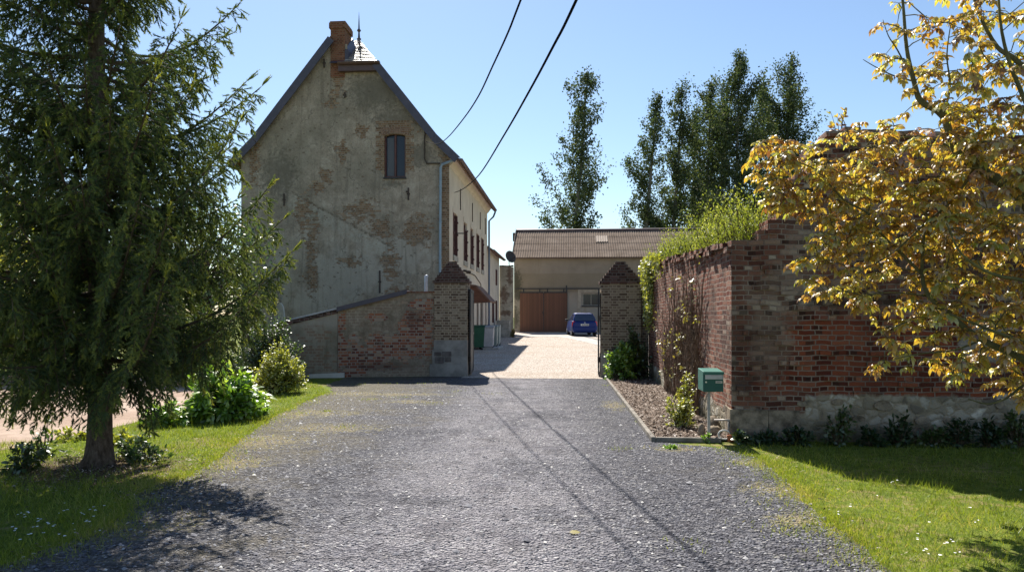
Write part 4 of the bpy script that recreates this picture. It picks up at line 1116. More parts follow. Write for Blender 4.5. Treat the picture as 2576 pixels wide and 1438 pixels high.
while Y < 19.8:
    if rr.random() < .8:
        z0 = sz(Y) - .12 + rr.choice((0, 0.066)); mb.box(2.10 - rr.uniform(0, .035), 2.3, Y, Y + .21, z0, z0 + .07, 0, .006)
    Y += .225
X = 2.2; mb = fw
while X < 7.5:
    if rr.random() < .55:
        z0 = pz(X + .1) - .02 + rr.uniform(-.03, .02); mb.box(X, X + .2, 9.97 - rr.uniform(0, .04), 10.3, z0, z0 + .072, 0, .014)
    if rr.random() < .25:
        z0 = pz(X + .1) + .05 + rr.uniform(-.03, .02); mb.box(X, X + .13, 10.05, 10.3, z0, z0 + .072, 0, .018)
    X += .23
for _ in range(140):   # bricks standing a little proud or lost in the faces
    X = rr.uniform(2.2, 6.5); z0 = round(rr.uniform(.6, pz(X) - .2) / 0.066) * 0.066; w_ = rr.choice((.1, .2))
    mb.box(X, X + w_, 9.985 - rr.uniform(0, .016), 10.05, z0 + .006, z0 + .074, 0, .004)
sw.build('side_wall', M_ruin, ru)
# fieldstones proud of the foot of the front wall, two large corner blocks
M_rub = plain('fieldstone', (.225, .185, .14), .92, .1, 0, .55, 7, .9)
mb.box(2.135, 2.62, 9.96, 10.3, 0, .42, 1, .012); mb.box(2.63, 3.02, 9.965, 10.3, .02, .40, 1, .015)
X = 3.08
while X < 9:
    for row in range(3):
        w_ = rr.uniform(.10, .26); hgt = rr.uniform(.08, .15); cz = .12 + row * .19 + rr.uniform(-.03, .05)
        if rr.random() < .42 and cz + hgt / 2 < .6:
            x0 = X + rr.uniform(-.1, .1); n = 9; q = []
            for k in range(n):
                t = 6.283 * k / n; q.append((x0 + w_ / 2 * math.cos(t) * rr.uniform(.8, 1.1), 9.985 - rr.uniform(.0, .02), cz + hgt / 2 * math.sin(t) * rr.uniform(.8, 1.1)))
            mb.prism(q, (0, .05, 0), 1)
    X += .36
fw.build('front_wall', [M_ruin, M_rub], ru)

# ------------------------------------------------------------------ letter box
M_green = plain('green_box_paint', (.018, .135, .105), .38, .5, 0, .06, 3)
ml = empty('letter_box', (1.93, 10.13, 0), 0, 'green letter box on a slim pale post beside the brick corner', 'letter box')
bx0 = atY(1769, 935, 9.86).x; bx1 = bx0 + .262; bz0, bz1 = .655, .918
mb = MB(); mb.prism([(bx0, 9.872, bz0), (bx0, 9.872, bz1), (bx0, 10.25, bz1 + .02), (bx0, 10.25, bz0)], (bx1 - bx0, 0, 0)); body = mb.build('box_body', M_green, ml, bevel=.006)
mb = MB(); mb.box(bx0 + .006, bx1 - .006, 9.858, 9.869, bz0 + .006, bz1 - .05); dr = mb.build('door', plain('dark_green_door', (.006, .085, .07), .42, .45, 0, .05, 3), ml, bevel=.003)
mb = MB(); mb.box(bx0 + .024, bx1 - .012, 9.848, 9.856, bz1 - .098, bz1 - .042); mb.build('letter_flap', plain('brushed_flap', (.42, .42, .43), .45, .5, .3, .08, 10), ml)
mb = MB(); mb.box(bx0 - .004, bx1 + .004, 9.846, 9.87, bz1 - .036, bz1 - .001); mb.build('hood', M_green, ml)
mb = MB(); mb.box(bx1 - .105, bx1 - .018, 9.850, 9.857, bz0 + .112, bz0 + .143); npl = mb.build('name_plate', plain('name_card', (.50, .48, .40), .5, .4, 0, .05, 5), dr)
mb = MB(); xx = bx1 - .088
for w_, h_ in ((.006, .004), (.004, .009), (.008, .005), (.004, .010), (.007, .005), (.005, .008)):
    mb.box(xx, xx + w_, 9.8475, 9.8495, bz0 + .123, bz0 + .123 + h_); xx += w_ + .003
mb.build('name_writing', M_dark, npl)
mb = MB(); lc = (bx0 + .035, 9.85, bz0 + .128)
mb.tube([(lc[0], 9.858, lc[2]), (lc[0], 9.845, lc[2])], .011, 12); mb.build('lock', plain('lock_metal', (.60, .60, .58), .3, .5, .7, .05, 8), dr)
mb = MB(); px_ = (bx0 + bx1) / 2 - .03; mb.box(px_ - .017, px_ + .017, 10.0, 10.034, 0, bz0 - .002); mb.box(px_ - .07, px_ + .07, 9.95, 10.12, bz0 - .012, bz0 - .003); mb.build('post', plain('galvanised_post', (.36, .34, .33), .5, .5, .2, .12, 8), ml)

pr2 = empty('pipe_rail', (2.05, 10.1, 0), 0, 'short grey metal pipe rail between letter box post and brick corner', 'rail')
mb = MB(); mb.tube([(1.965, 10.18, .245), (2.14, 9.97, .275)], .014, 8); mb.build('bar', plain('dull_pipe', (.34, .31, .28), .5, .4, .2, .15, 6), pr2, smooth=True)
mb = MB(); mb.tube([(2.118, 10.0, .26), (2.118, 10.0, 0)], .018, 8); mb.build('leg', plain('dull_pipe_leg', (.24, .22, .20), .6, .4, .2, .15, 6), pr2, smooth=True)
mb = MB(); mb.tube([(2.06 + .075 * math.cos(t / 10 * 5.2 + .3) - .02, 9.90 + .02 * math.sin(t * .3), .09 + .06 * math.sin(t / 10 * 5.2 + .3)) for t in range(11)] + [(2.12, 9.88, .03)], .012, 7)
o = mb.build('hose', M_white, None, smooth=True); tag(o, 'curled white hose end on the ground by the brick corner', 'hose')
mb = MB(); mb.lathe((2.125, 9.90, 0), [(.03, 0), (.048, .01), (.055, .085), (.05, .09), (.0, .085)], 10)
o = mb.build('flower_pot', plain('terracotta', (.33, .12, .06), .85, .2, 0, .3, 14), None); tag(o, 'small orange terracotta pot at the foot of the brick corner', 'pot')
mb = MB()
for (cx, cy, r_) in ((1.83, 10.06, .05), (1.995, 10.24, .07), (2.03, 10.45, .09)):
    pass
# stones at the foot of the side wall, each a thing
def boulder(cx, cy, rx, ry, rz_, label, seed):
    q = random.Random(seed); mb = MB(); n, k = 10, 6; V = []
    for i in range(k + 1):
        ph = math.pi * i / k
        for j in range(n):
            t = 6.283 * j / n; w_ = 1 + q.uniform(-.16, .16)
            mb.v.append((cx + rx * math.sin(ph) * math.cos(t) * w_, cy + ry * math.sin(ph) * math.sin(t) * w_, .02 + rz_ * .45 + rz_ * .55 * math.cos(ph) * w_))
    for i in range(k):
        for j in range(n):
            j2 = (j + 1) % n; mb.f.append((i * n + j, i * n + j2, (i + 1) * n + j2, (i + 1) * n + j)); mb.m.append(0)
    o = mb.build('boulder', M_rub, None, smooth=True); tag(o, label, 'stone', 'stones at the foot of the side wall')
boulder(1.80, 10.22, .055, .06, .17, 'small upright grey stone just left of the letter box post', 1)
boulder(2.04, 10.62, .09, .16, .22, 'rounded stone leaning against the side wall behind the post', 2)
boulder(1.98, 10.32, .10, .09, .13, 'flat grey stone lying under the pipe rail', 3)

# ------------------------------------------------------------------ blue hatchback
b = NB('blue_car_paint', .45, .25); n1 = b.noise(3, 3); M_blue = b.done(b.mix(n1, (.004, .018, .115), (.007, .024, .145)))
b.b.inputs['Roughness'].default_value = .4
M_tyre = plain('tyre_rubber', (.018, .018, .019), .85, .2)
M_rim = plain('wheel_rim', (.35, .35, .36), .4, .5, .5)
b = NB('tail_lamp_lens', .2, .6); M_red = b.done((.50, .025, .02))
b = NB('lamp_reflector', .2, .6); M_refl = b.done((.80, .42, .36))
cg = gz(47.6)
car = empty('parked_car', (1.07, 47.0, cg), R(7), 'small blue hatchback parked tail first in front of the barn', 'car')
def loft(mb, sections):
    k = len(sections[0]); base = len(mb.v)
    for s_ in sections: mb.v += [tuple(p) for p in s_]
    for i in range(len(sections) - 1):
        for j in range(k):
            j2 = (j + 1) % k; mb.f.append((base + i * k + j, base + i * k + j2, base + (i + 1) * k + j2, base + (i + 1) * k + j)); mb.m.append(0)
    mb.f.append(tuple(base + j for j in range(k))[::-1]); mb.m.append(0)
    mb.f.append(tuple(base + (len(sections) - 1) * k + j for j in range(k))); mb.m.append(0)
def sect(y, w, zb, zt, wt):
    h = [(w * .86, zb), (w, zb + .12), (w * 1.01, (zb + zt) / 2), (wt, zt), (wt * .8, zt + .015)]
    return [(-a, y, z_) for a, z_ in h] + [(a, y, z_) for a, z_ in h[::-1]]
mb = MB()
loft(mb, [sect(0.0, .70, .36, .84, .66), sect(.05, .77, .27, .92, .72), sect(.25, .81, .24, .97, .76), sect(.8, .815, .22, .97, .77), sect(1.7, .815, .22, .96, .77), sect(2.6, .80, .22, .92, .75), sect(3.1, .77, .24, .80, .70), sect(3.38, .70, .28, .66, .62), sect(3.46, .58, .34, .58, .5)])
body = mb.build('body', M_blue, car, smooth=False, local=True, bevel=.02)
def gh(y, w, z_): return [(-w, y, z_), (w, y, z_)]
mb = MB()   # cabin
lo = [(-.715, .08, .955), (.715, .08, .955), (.735, 1.4, .965), (.71, 2.62, .915), (-.71, 2.62, .915), (-.735, 1.4, .965)]
mid = [(-.655, .20, 1.20), (.655, .20, 1.20), (.665, 1.4, 1.22), (.645, 2.2, 1.18), (-.645, 2.2, 1.18), (-.665, 1.4, 1.22)]
hi = [(-.545, .36, 1.42), (.545, .36, 1.42), (.565, 1.2, 1.455), (.53, 1.72, 1.43), (-.53, 1.72, 1.43), (-.565, 1.2, 1.455)]
tp = [(-.42, .46, 1.465), (.42, .46, 1.465), (.44, 1.2, 1.495), (.41, 1.62, 1.47), (-.41, 1.62, 1.47), (-.44, 1.2, 1.495)]
loft(mb, [lo, mid, hi, tp]); cab = mb.build('cabin', M_blue, car, local=True, bevel=.02)
b = NB('car_glass', .05, .6); M_cglass = b.done((.03, .045, .085))
def lerp3(a, b2, t): return Vector(a).lerp(Vector(b2), t)
def pane(name, a, b2, c2, d2, off, ins=.0):
    mb = MB(); o_ = Vector(off); ce = (Vector(a) + Vector(b2) + Vector(c2) + Vector(d2)) / 4
    q = [Vector(p).lerp(ce, ins) + o_ for p in (a, b2, c2, d2)]
    mb.prism(q, o_ * -.6); return mb.build(name, M_cglass, cab, local=True)
rw = MB(); o_ = Vector((0, -.022, .008))
rw.prism([Vector(p) + o_ for p in ((-.635, .10, .985), (.635, .10, .985), (.61, .20, 1.20), (.50, .345, 1.395), (-.50, .345, 1.395), (-.61, .20, 1.20))], (0, .02, 0))
rwin = rw.build('rear_window', M_cglass, cab, local=True)
for sx in (-1, 1):
    pane('side_window', (sx * .71, .40, 1.02), (sx * .722, 1.35, 1.02), (sx * .59, 1.25, 1.40), (sx * .59, .55, 1.37), (sx * .012, 0, .004), .06)
    pane('side_window', (sx * .722, 1.40, 1.02), (sx * .705, 2.35, .99), (sx * .56, 1.66, 1.38), (sx * .59, 1.32, 1.40), (sx * .012, 0, .004), .06)
    mb = MB(); mb.prism([(sx * .62, .012, .62), (sx * .80, .09, .62), (sx * .79, .10, .90), (sx * .70, .05, .97), (sx * .64, .02, .90)], (0, .1, 0)); tl = mb.build('tail_light', M_red, car, local=True)
    mb = MB(); mb.prism([(sx * .66, .016, .66), (sx * .74, .05, .66), (sx * .74, .052, .74), (sx * .66, .018, .74)], (0, .01, 0)); mb.build('reflector', M_refl, tl, local=True)
    mb = MB(); mb.box(sx * .78 if sx > 0 else sx * .98, sx * .98 if sx > 0 else sx * .78, 2.12, 2.24, .95, 1.09); mb.build('wing_mirror', M_dark, car, local=True, bevel=.02)
    for yy in (.55, 2.85):
        mb = MB(); cx = sx * .70
        prof = [(.16, -.09), (.24, -.095), (.285, -.07), (.29, 0), (.285, .07), (.24, .095), (.16, .09)]
        n = 18; base = len(mb.v)
        for r_, x_ in prof:
            for j in range(n): mb.v.append((cx + x_, yy + r_ * math.cos(6.2832 * j / n), .29 + r_ * math.sin(6.2832 * j / n)))
        for i in range(len(prof) - 1):
            for j in range(n):
                j2 = (j + 1) % n; mb.f.append((base + i * n + j, base + i * n + j2, base + (i + 1) * n + j2, base + (i + 1) * n + j)); mb.m.append(0)
        mb.f.append(tuple(base + j for j in range(n))); mb.m.append(0); mb.f.append(tuple(base + 6 * n + j for j in range(n))); mb.m.append(0)
        whl = mb.build('wheel', M_tyre, car, local=True)
        mb = MB(); mb.tube([(cx + sx * .091, yy, .29), (cx + sx * .10, yy, .29)], .17, 14); mb.build('rim', M_rim, whl, local=True)
mb = MB(); mb.box(-.72, .72, -.035, .06, .34, .60); mb.box(-.60, .60, -.028, .05, .27, .338); mb.build('rear_bumper', M_blue, car, local=True, bevel=.025)
M_plate = plain('number_plate', (.66, .66, .62), .5, .4, 0, .04, 5)
mb = MB(); mb.box(-.255, .255, -.012, .06, .675, .785); pl_ = mb.build('number_plate', M_plate, car, local=True)
mb = MB(); xx = -.20
for w_ in (.04, .05, .02, .045, .05, .02, .045, .05, .04):
    mb.box(xx, xx + w_, -.016, -.013, .70, .76 if w_ > .03 else .73); xx += w_ + .009
mb.build('plate_characters', M_dark, pl_, local=True)
mb = MB(); mb.tube([(0, .06, .865), (0, -.012, .867)], .032, 12); mb.build('badge', plain('badge_metal', (.7, .7, .7), .3, .6, .4), car, local=True)
mb = MB(); mb.box(.18, .42, .75, .85, .98, 1.25); mb.build('headrest', M_dark, cab, local=True)

# ------------------------------------------------------------------ bins, slab, stone troughs by the yard wall
def wheelie(loc, w, d, h, mat, label, lid):
    e = empty('wheelie_bin', loc, 0, label, 'bin', 'bins lined up along the farmhouse wall')
    mb = MB(); mb.prism([(-w * .42, -d * .42, .12), (w * .42, -d * .42, .12), (w * .42, d * .42, .12), (-w * .42, d * .42, .12)], (0, 0, .001))
    lo = [(-w * .43, -d * .42, .10), (w * .43, -d * .42, .10), (w * .43, d * .42, .10), (-w * .43, d * .42, .10)]
    hi = [(-w * .5, -d * .5, h - .08), (w * .5, -d * .5, h - .08), (w * .5, d * .5, h - .08), (-w * .5, d * .5, h - .08)]
    mb = MB(); loft(mb, [lo, hi]); mb.box(-w * .52, w * .52, -d * .52, d * .52, h - .079, h - .04); mb.build('body', mat, e, local=True, bevel=.02)
    mb = MB(); mb.prism([(-w * .53, -d * .55, h - .038), (-w * .53, d * .55, h - .038), (-w * .53, d * .5, h + .02), (-w * .53, -d * .35, h + .035)], (w * 1.06, 0, 0)); mb.build('lid', lid, e, local=True, bevel=.01)
    for sx in (-1, 1):
        mb = MB(); mb.tube([(sx * w * .40 - .02, d * .3, .10), (sx * w * .40 + .02, d * .3, .10)], .10, 12); mb.build('wheel', M_tyre, e, local=True)
        mb = MB(); mb.tube([(sx * w * .40 - .02, -d * .3, .07), (sx * w * .40 + .02, -d * .3, .07)], .07, 12); mb.build('wheel', M_tyre, e, local=True)
    mb = MB(); mb.tube([(-w * .4, d * .52, h - .05), (-w * .4, d * .64, h - .03), (w * .4, d * .64, h - .03), (w * .4, d * .52, h - .05)], .016, 6); mb.build('handle', M_dark, e, local=True)
def plast(name, c): return plain(name, c, .55, .35, 0, .12, 4)
p = atY(1205, 880, 32.4); gg = gz(32.5)
wheelie((atY(1200, 0, 32.6).x, 32.6, gg), .75, .7, 1.05, plast('green_plastic', (.03, .10, .055)), 'dark green wheelie bin nearest the gate pier', plast('green_lid', (.028, .085, .05)))
wheelie((atY(1219, 0, 33.2).x, 33.25, gg), .5, .6, 1.04, plast('blue_plastic', (.03, .05, .13)), 'narrow dark blue wheelie bin squeezed between green bin and grey bin', plast('blue_lid', (.03, .05, .12)))
wheelie((atY(1229, 0, 32.5).x, 32.55, gg + .02), .47, .52, 1.0, plast('light_grey_plastic', (.40, .38, .38)), 'light grey bin in front, standing on the concrete slab', plast('grey_lid', (.33, .33, .34)))
wheelie((atY(1242, 0, 34.0).x, 34.0, gg + .02), .36, .5, 1.0, plast('sage_plastic', (.25, .28, .25)), 'sage green bin just behind the light grey bin', plast('sage_lid', (.22, .26, .25)))
wheelie((atY(1250, 0, 34.9).x, 34.9, gg + .02), .32, .5, 1.0, plast('pale_sage_plastic', (.33, .36, .33)), 'pale sage bin, farthest from the gate', plast('pale_sage_lid', (.3, .33, .32)))
mb = MB(); q = atY(1227, 0, 32.4).x; mb.box(q - .2, atY(1261, 0, 33.5).x, 32.2, 34.6, gg - .1, gg + .10)
o = mb.build('concrete_slab', M_conc, None, bevel=.015); tag(o, 'thin pale concrete slab under the grey and sage bins', 'slab')
def trough(x0, x1, y0, y1, z0, z1, label):
    e = empty('stone_trough', ((x0 + x1) / 2, (y0 + y1) / 2, z0), 0, label, 'trough', 'long grey troughs by the cross wall')
    mb = MB(); t = .09; mb.box(x0, x1, y0, y0 + t, z0, z1); mb.box(x0, x1, y1 - t, y1, z0, z1); mb.box(x0, x0 + t, y0 + t + .001, y1 - t - .001, z0, z1); mb.box(x1 - t, x1, y0 + t + .001, y1 - t - .001, z0, z1); mb.box(x0 + t, x1 - t, y0 + t, y1 - t, z0 + .001, z0 + .1)
    mb.build('basin', M_stoneg, e, bevel=.02)
    mb = MB(); mb.box(x0 + t + .003, x1 - t - .003, y0 + t + .003, y1 - t - .003, z1 - .12, z1 - .06); mb.build('earth', M_mulch, e)
ta = G(1253, 852); tb = G(1287, 846)
tx0 = XR + .15; tx1 = atY(1284, 0, 45.5).x
trough(tx0, tx1, 45.0, 45.8, gz(45), gz(45) + .48, 'long low grey stone trough standing on the gravel')
trough(tx0, tx1 - .12, 46.3, 47.1, gz(46.5), gz(46.5) + 1.02, 'tall grey stone trough behind the low one')
# ------------------------------------------------------------------ overhead wires
M_cable = plain('black_cable_sheath', (.010, .010, .012), .95, .03, 0, .1, 3)
def wire(name, pts, r, label, m_):
    c = bpy.data.curves.new(name, 'CURVE')
    mb = MB(); out = []
    n = len(pts)
    for i in range(n - 1):   # Catmull-Rom
        p0, p1, p2, p3 = pts[max(i - 1, 0)], pts[i], pts[i + 1], pts[min(i + 2, n - 1)]
        for k in range(6):
            t = k / 6; out.append(.5 * ((2 * p1) + (p2 - p0) * t + (2 * p0 - 5 * p1 + 4 * p2 - p3) * t * t + (3 * p1 - p0 - 3 * p2 + p3) * t ** 3))
    out.append(pts[-1]); bpy.data.curves.remove(c)
    mb.tube(out, r, 7); o = mb.build(name, m_, None, smooth=True); return tag(o, label, 'cable', 'overhead cables to the farmhouse')
def inplane(x_, y_, A, slope):   # view direction meets the upright plane X = A.x + slope*(A.y-Y)
    q = ray(x_); r0 = q[0] / q[1]; Y = (A.x + slope * A.y) / (r0 + slope); return atY(x_, y_, Y)
A = atY(1072, 357, YG - .1); sl1 = .237
pts = [A] + [inplane(x_, y_, A, sl1) for x_, y_ in ((1100, 362), (1125, 347), (1165, 300), (1203, 243), (1240, 165), (1278, 82), (1310, 0))]
pts += [Vector((A.x + sl1 * (A.y - Y), Y, z_)) for Y, z_ in ((4, 4.85), (0, 5.1), (-6, 5.8), (-12, 6.9))]
wire('overhead_cable', pts, .011, 'thin black overhead cable sagging to the iron bracket on the gable', M_cable)
A = Vector((XR + .03, 29.9, atX(1140, 480, XR + .03).z)); sl2 = .2
pts = [A] + [inplane(x_, y_, A, sl2) for x_, y_ in ((1165, 475), (1205, 440), (1268, 340), (1330, 232), (1390, 120), (1450, 0))]
pts += [Vector((A.x + sl2 * (A.y - Y), Y, z_)) for Y, z_ in ((3, 4.6), (-1, 5.0), (-6, 5.7), (-12, 6.8))]
wire('overhead_cable', pts, .014, 'thicker black overhead cable running to the cream side wall', M_cable)
# ------------------------------------------------------------------ vegetation
b = NB('spruce_bark', .95, .1); x, y, z = b.xyz(); vv = b.comb(x, y, b.mul(z, .35))
n1 = b.noise(28, 5, .7, v=vv); n2 = b.noise(5, 4, .6)
c = b.ramp(n1, [(.3, (.045, .032, .025)), (.5, (.12, .088, .068)), (.75, (.21, .165, .135))]); c = b.mix(b.mul(b.step(n2, .5, .7), .4), c, (.13, .125, .09))
b.bump(n1, 1.0, .03); M_bark = b.done(c)
M_barkw = plain('olive_bark', (.115, .105, .045), .85, .2, 0, .35, 8, .5)
M_barkp = plain('poplar_bark', (.16, .15, .13), .9, .15, 0, .3, 4, .4)
M_twig = plain('twig_bark', (.10, .075, .05), .9, .15, 0, .35, 9)
M_twigy = plain('pale_vine_stem', (.155, .105, .072), .9, .15, 0, .35, 9)
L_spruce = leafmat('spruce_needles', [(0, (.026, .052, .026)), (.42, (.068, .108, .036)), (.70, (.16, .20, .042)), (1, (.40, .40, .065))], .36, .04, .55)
L_poplar = leafmat('poplar_leaves', [(0, (.028, .050, .024)), (.5, (.052, .080, .034)), (1, (.115, .135, .06))], .36, .03, .6)
L_walnut = leafmat('bronze_leaves', [(0, (.15, .06, .025)), (.22, (.33, .165, .035)), (.46, (.47, .31, .045)), (.70, (.46, .375, .06)), (.9, (.30, .34, .05)), (1, (.58, .53, .25))], .57, .10, .42)
L_bright = leafmat('bright_green_leaves', [(0, (.07, .15, .016)), (.5, (.18, .33, .03)), (.85, (.31, .45, .05)), (1, (.42, .50, .14))], .45, .10, .42)
L_yellow = leafmat('yellow_green_leaves', [(0, (.12, .15, .016)), (.5, (.30, .33, .035)), (.85, (.43, .43, .06)), (1, (.50, .49, .15))], .45, .10, .45)
L_mid = leafmat('mid_green_leaves', [(0, (.028, .058, .014)), (.5, (.055, .10, .02)), (1, (.115, .16, .035))], .42, .10, .42)
L_dark = leafmat('dark_green_leaves', [(0, (.015, .035, .012)), (.6, (.03, .065, .018)), (1, (.05, .09, .025))], .35, .05, .5)
L_vine = leafmat('vine_leaves', [(0, (.13, .085, .02)), (.4, (.24, .20, .03)), (.8, (.28, .27, .04)), (1, (.40, .37, .14))], .45, .10, .45)
L_grass = leafmat('grass_blades', [(0, (.09, .13, .012)), (.5, (.185, .25, .020)), (.85, (.31, .34, .04)), (1, (.45, .38, .15))], .48, .04, .5)
UPV = np.array([0, 0, 1.0])

# ---- foreground spruce
def spruce():
    q = random.Random(21)
    e = empty('spruce_tree', (-5.16, 7.83, 0), 0, 'big dark spruce with drooping branches at the edge of the driveway', 'tree')
    base = Vector((-5.16, 7.83, 0))
    H = 10.2
    mb = MB()
    zs = [-.05, .08, .25, .6, 1.2, 2, 3, 4, 5, 6.5, 8, H]
    rs = [.19, .155, .132, .120, .113, .106, .098, .09, .078, .058, .04, .008]
    mb.tube([base + Vector((.03 * math.sin(z_), .02 * math.cos(z_ * 1.3), z_)) for z_ in zs], rs, 12)
    for k in range(6):
        a = k * 1.05 + q.uniform(-.2, .2); o_ = Vector((math.cos(a), math.sin(a), 0))
        mb.tube([base + o_ * .05 + Vector((0, 0, .20)), base + o_ * .11 + Vector((0, 0, .07)), base + o_ * .18 + Vector((0, 0, .01)), base + o_ * .30 + Vector((0, 0, -.03))], [.06, .05, .035, .02], 6)
    mb.build('trunk', M_bark, e, smooth=True)
    br = MB()
    for k in range(22):   # dead twigs under the crown
        a = q.random() * 6.283; o_ = Vector((math.cos(a), math.sin(a), 0)); z0 = q.uniform(.85, 1.9); l_ = q.uniform(.4, 1.0)
        pts = [base + o_ * (l_ * f) + Vector((q.uniform(-.02, .02), q.uniform(-.02, .02), z0 - .25 * f * l_ + q.uniform(-.02, .02))) for f in (0, .3, .6, 1)]
        br.tube(pts, [.009, .006, .004, .002], 4, cap=False)
        for f in (1, 2):
            br.tube([pts[f], pts[f] + Vector((q.uniform(-.15, .15), q.uniform(-.15, .15), q.uniform(-.2, .05)))], [.003, .0015], 3, cap=False)
    SP, SDv, SL, SR, SB = [], [], [], [], []
    def prof(z_):
        pts = [(.8, 1.0), (1.2, 1.35), (1.7, 1.85), (2.3, 2.1), (3.0, 1.95), (3.8, 1.75), (4.8, 1.55), (6, 1.3), (8, .95), (10.2, .1)]
        for (a, ra), (b2, rb) in zip(pts, pts[1:]):
            if a <= z_ <= b2: return ra + (rb - ra) * (z_ - a) / (b2 - a)
        return .1
    z_ = 1.12; first = True
    TIPS = [(600, 2, 7.8), (592, 190, 7.5), (648, 206, 8.1), (640, 320, 7.3), (588, 400, 8.0), (690, 482, 7.6), (706, 548, 8.2), (722, 630, 7.7), (718, 668, 8.0), (480, 60, 7.2), (560, 90, 8.3), (700, 705, 7.5), (440, 545, 6.2), (470, 700, 6.3), (330, 480, 6.0), (150, 330, 6.2), (380, 180, 6.3), (60, 560, 6.3), (120, 760, 6.6), (205, 150, 6.4), (310, 270, 6.2), (255, 50, 6.5), (230, 430, 6.2)]
    while z_ < H - .2:
        coarse = z_ > 5.9
        nb_ = 6 if not coarse else 5
        a0 = q.random() * 6.28
        jobs = [(z_ + q.uniform(-.14, .14), a0 + 6.283 * k / nb_ + q.uniform(-.3, .3), None) for k in range(nb_)]
        if first:
            first = False
            for tx, ty, yy_ in TIPS:
                tp_ = atY(tx, ty, yy_) - base; rr_ = math.hypot(tp_.x, tp_.y); jobs.append((tp_.z - rr_ * .36, math.atan2(tp_.y, tp_.x), rr_))
        for zz, ang, fixed in jobs:
            if not fixed and math.cos(ang) > .25 and zz < 5 and q.random() < .28: continue
            r = prof(zz) * q.uniform(.70, 1.08) * (1.25 if math.cos(ang) < -.2 and zz < 2.2 else 1) * (.70 if math.cos(ang) > .5 else 1)
            if fixed: r = fixed
            # the crown is a little fuller on the side of the house and open to the left top
            dx = math.cos(ang); dy = math.sin(ang)
            out = Vector((dx, dy, 0)); per = Vector((-dy, dx, 0))
            lift = ((-.12 if zz < 1.35 else .30) if not fixed else .36) + (q.uniform(-.12, .12) if not fixed else 0)
            bend = q.uniform(-.12, .12)
            def bp(s):
                return base + Vector((0, 0, zz)) + out * (r * s) + per * (bend * r * s * s) + Vector((0, 0, r * (lift * s ** 2 - .34 * s * (1 - s))))
            N_ = 9
            pts = [bp(i / N_) for i in range(N_ + 1)]
            br.tube(pts, [.026 * (1 - i / N_) * min(1, r / 1.6) + .004 for i in range(N_ + 1)], 5, cap=False)
            st = .034 / max(r, .6) * (1.0 if not coarse else 2.0)
            s = .16 + q.uniform(0, .04); sgn = 1
            while s < .98:
                sgn = -sgn
                p0 = bp(s); d0 = (bp(min(1, s + .02)) - bp(s - .02)).normalized()
                side = d0.cross(Vector((0, 0, 1))).normalized() * sgn
                Lb = (.12 + .58 * (1 - s) ** .6 * min(1, r / 1.7)) * q.uniform(.45, 1.2)
                if s > .9: Lb *= .75
                drp = q.uniform(.7, 2.3) * (1.0 if zz < 4 else .9)
                steps = max(2, int(Lb / (.055 if not coarse else .10)))
                cur = p0.copy(); prev = p0
                path_ = [p0]
                for i in range(steps):
                    f = i / steps
                    d = (d0 * .40 + side * (.72 - .45 * f) + Vector((0, 0, -drp * (.25 + .95 * f)))).normalized()
                    cur = cur + d * (Lb / steps)
                    path_.append(cur.copy())
                    for sg2 in (-1, 1):
                        if q.random() < .12: continue
                        sd = d.cross(Vector((q.uniform(-.4, .4), q.uniform(-.4, .4), 1))).normalized() * sg2
                        dd = (d * .8 + sd * .75 + Vector((q.uniform(-.2, .2), q.uniform(-.2, .2), q.uniform(-.35, .05)))).normalized()
                        SP.append(cur); SDv.append(dd); SL.append(q.uniform(.07, .13) * (1.0 if not coarse else 1.9) * (1 - .25 * f))
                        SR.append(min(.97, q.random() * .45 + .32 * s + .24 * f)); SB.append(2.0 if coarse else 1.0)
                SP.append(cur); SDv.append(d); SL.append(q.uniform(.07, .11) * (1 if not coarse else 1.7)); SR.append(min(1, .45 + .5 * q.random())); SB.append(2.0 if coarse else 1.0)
                br.tube(path_[::2] + ([path_[-1]] if len(path_) % 2 == 0 else []), .0035, 3, cap=False)
                # shoots straight on the limb
                for _ in range(1 if q.random() < .75 else 0):
                    dd = (d0 * .8 + side * .4 + Vector((0, 0, q.uniform(-.1, .6)))).normalized()
                    SP.append(p0); SDv.append(dd); SL.append(q.uniform(.06, .11)); SR.append(min(1, q.random() * .6 + .35 * s)); SB.append(1.0)
                s += st * q.choice((.55, .8, 1.1, 1.7))
            tipd = (bp(1) - bp(.93)).normalized()
            for kk in range(4):
                dd = (tipd + Vector((q.uniform(-.45, .45), q.uniform(-.45, .45), q.uniform(-.1, .5))) * (1 if kk else .3)).normalized()
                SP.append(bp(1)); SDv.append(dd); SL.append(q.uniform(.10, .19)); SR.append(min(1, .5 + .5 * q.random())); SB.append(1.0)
        z_ += .34 if not coarse else .5
    br.build('branches', M_twig, e)
    P = np.array([tuple(p) for p in SP]); D = np.array([tuple(p) for p in SDv]); Lh = np.array(SL); Rn = np.array(SR); B = np.array(SB)
    print('spruce shoots', len(P))
    n = len(P); m = 32
    # needles
    t = rng.random((n, m)) ** .8
    a1 = nrm(np.cross(D, rand_dirs(n))); a2 = np.cross(D, a1)
    az = rng.random((n, m)) * 6.283
    radial = a1[:, None] * np.cos(az)[..., None] + a2[:, None] * np.sin(az)[..., None]
    nd = nrm(D[:, None] * .62 + radial * .85)
    np0 = P[:, None] + D[:, None] * (Lh[:, None] * t)[..., None]
    nl_ = (rng.uniform(.019, .030, (n, m)) * B[:, None] ** .7)
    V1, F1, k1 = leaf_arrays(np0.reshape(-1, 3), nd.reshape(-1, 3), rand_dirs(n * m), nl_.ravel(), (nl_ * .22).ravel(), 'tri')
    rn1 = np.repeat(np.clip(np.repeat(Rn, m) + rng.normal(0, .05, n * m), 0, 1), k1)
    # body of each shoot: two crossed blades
    Vs, Fs, rs_ = [V1], list(F1), [rn1]; off = len(V1)
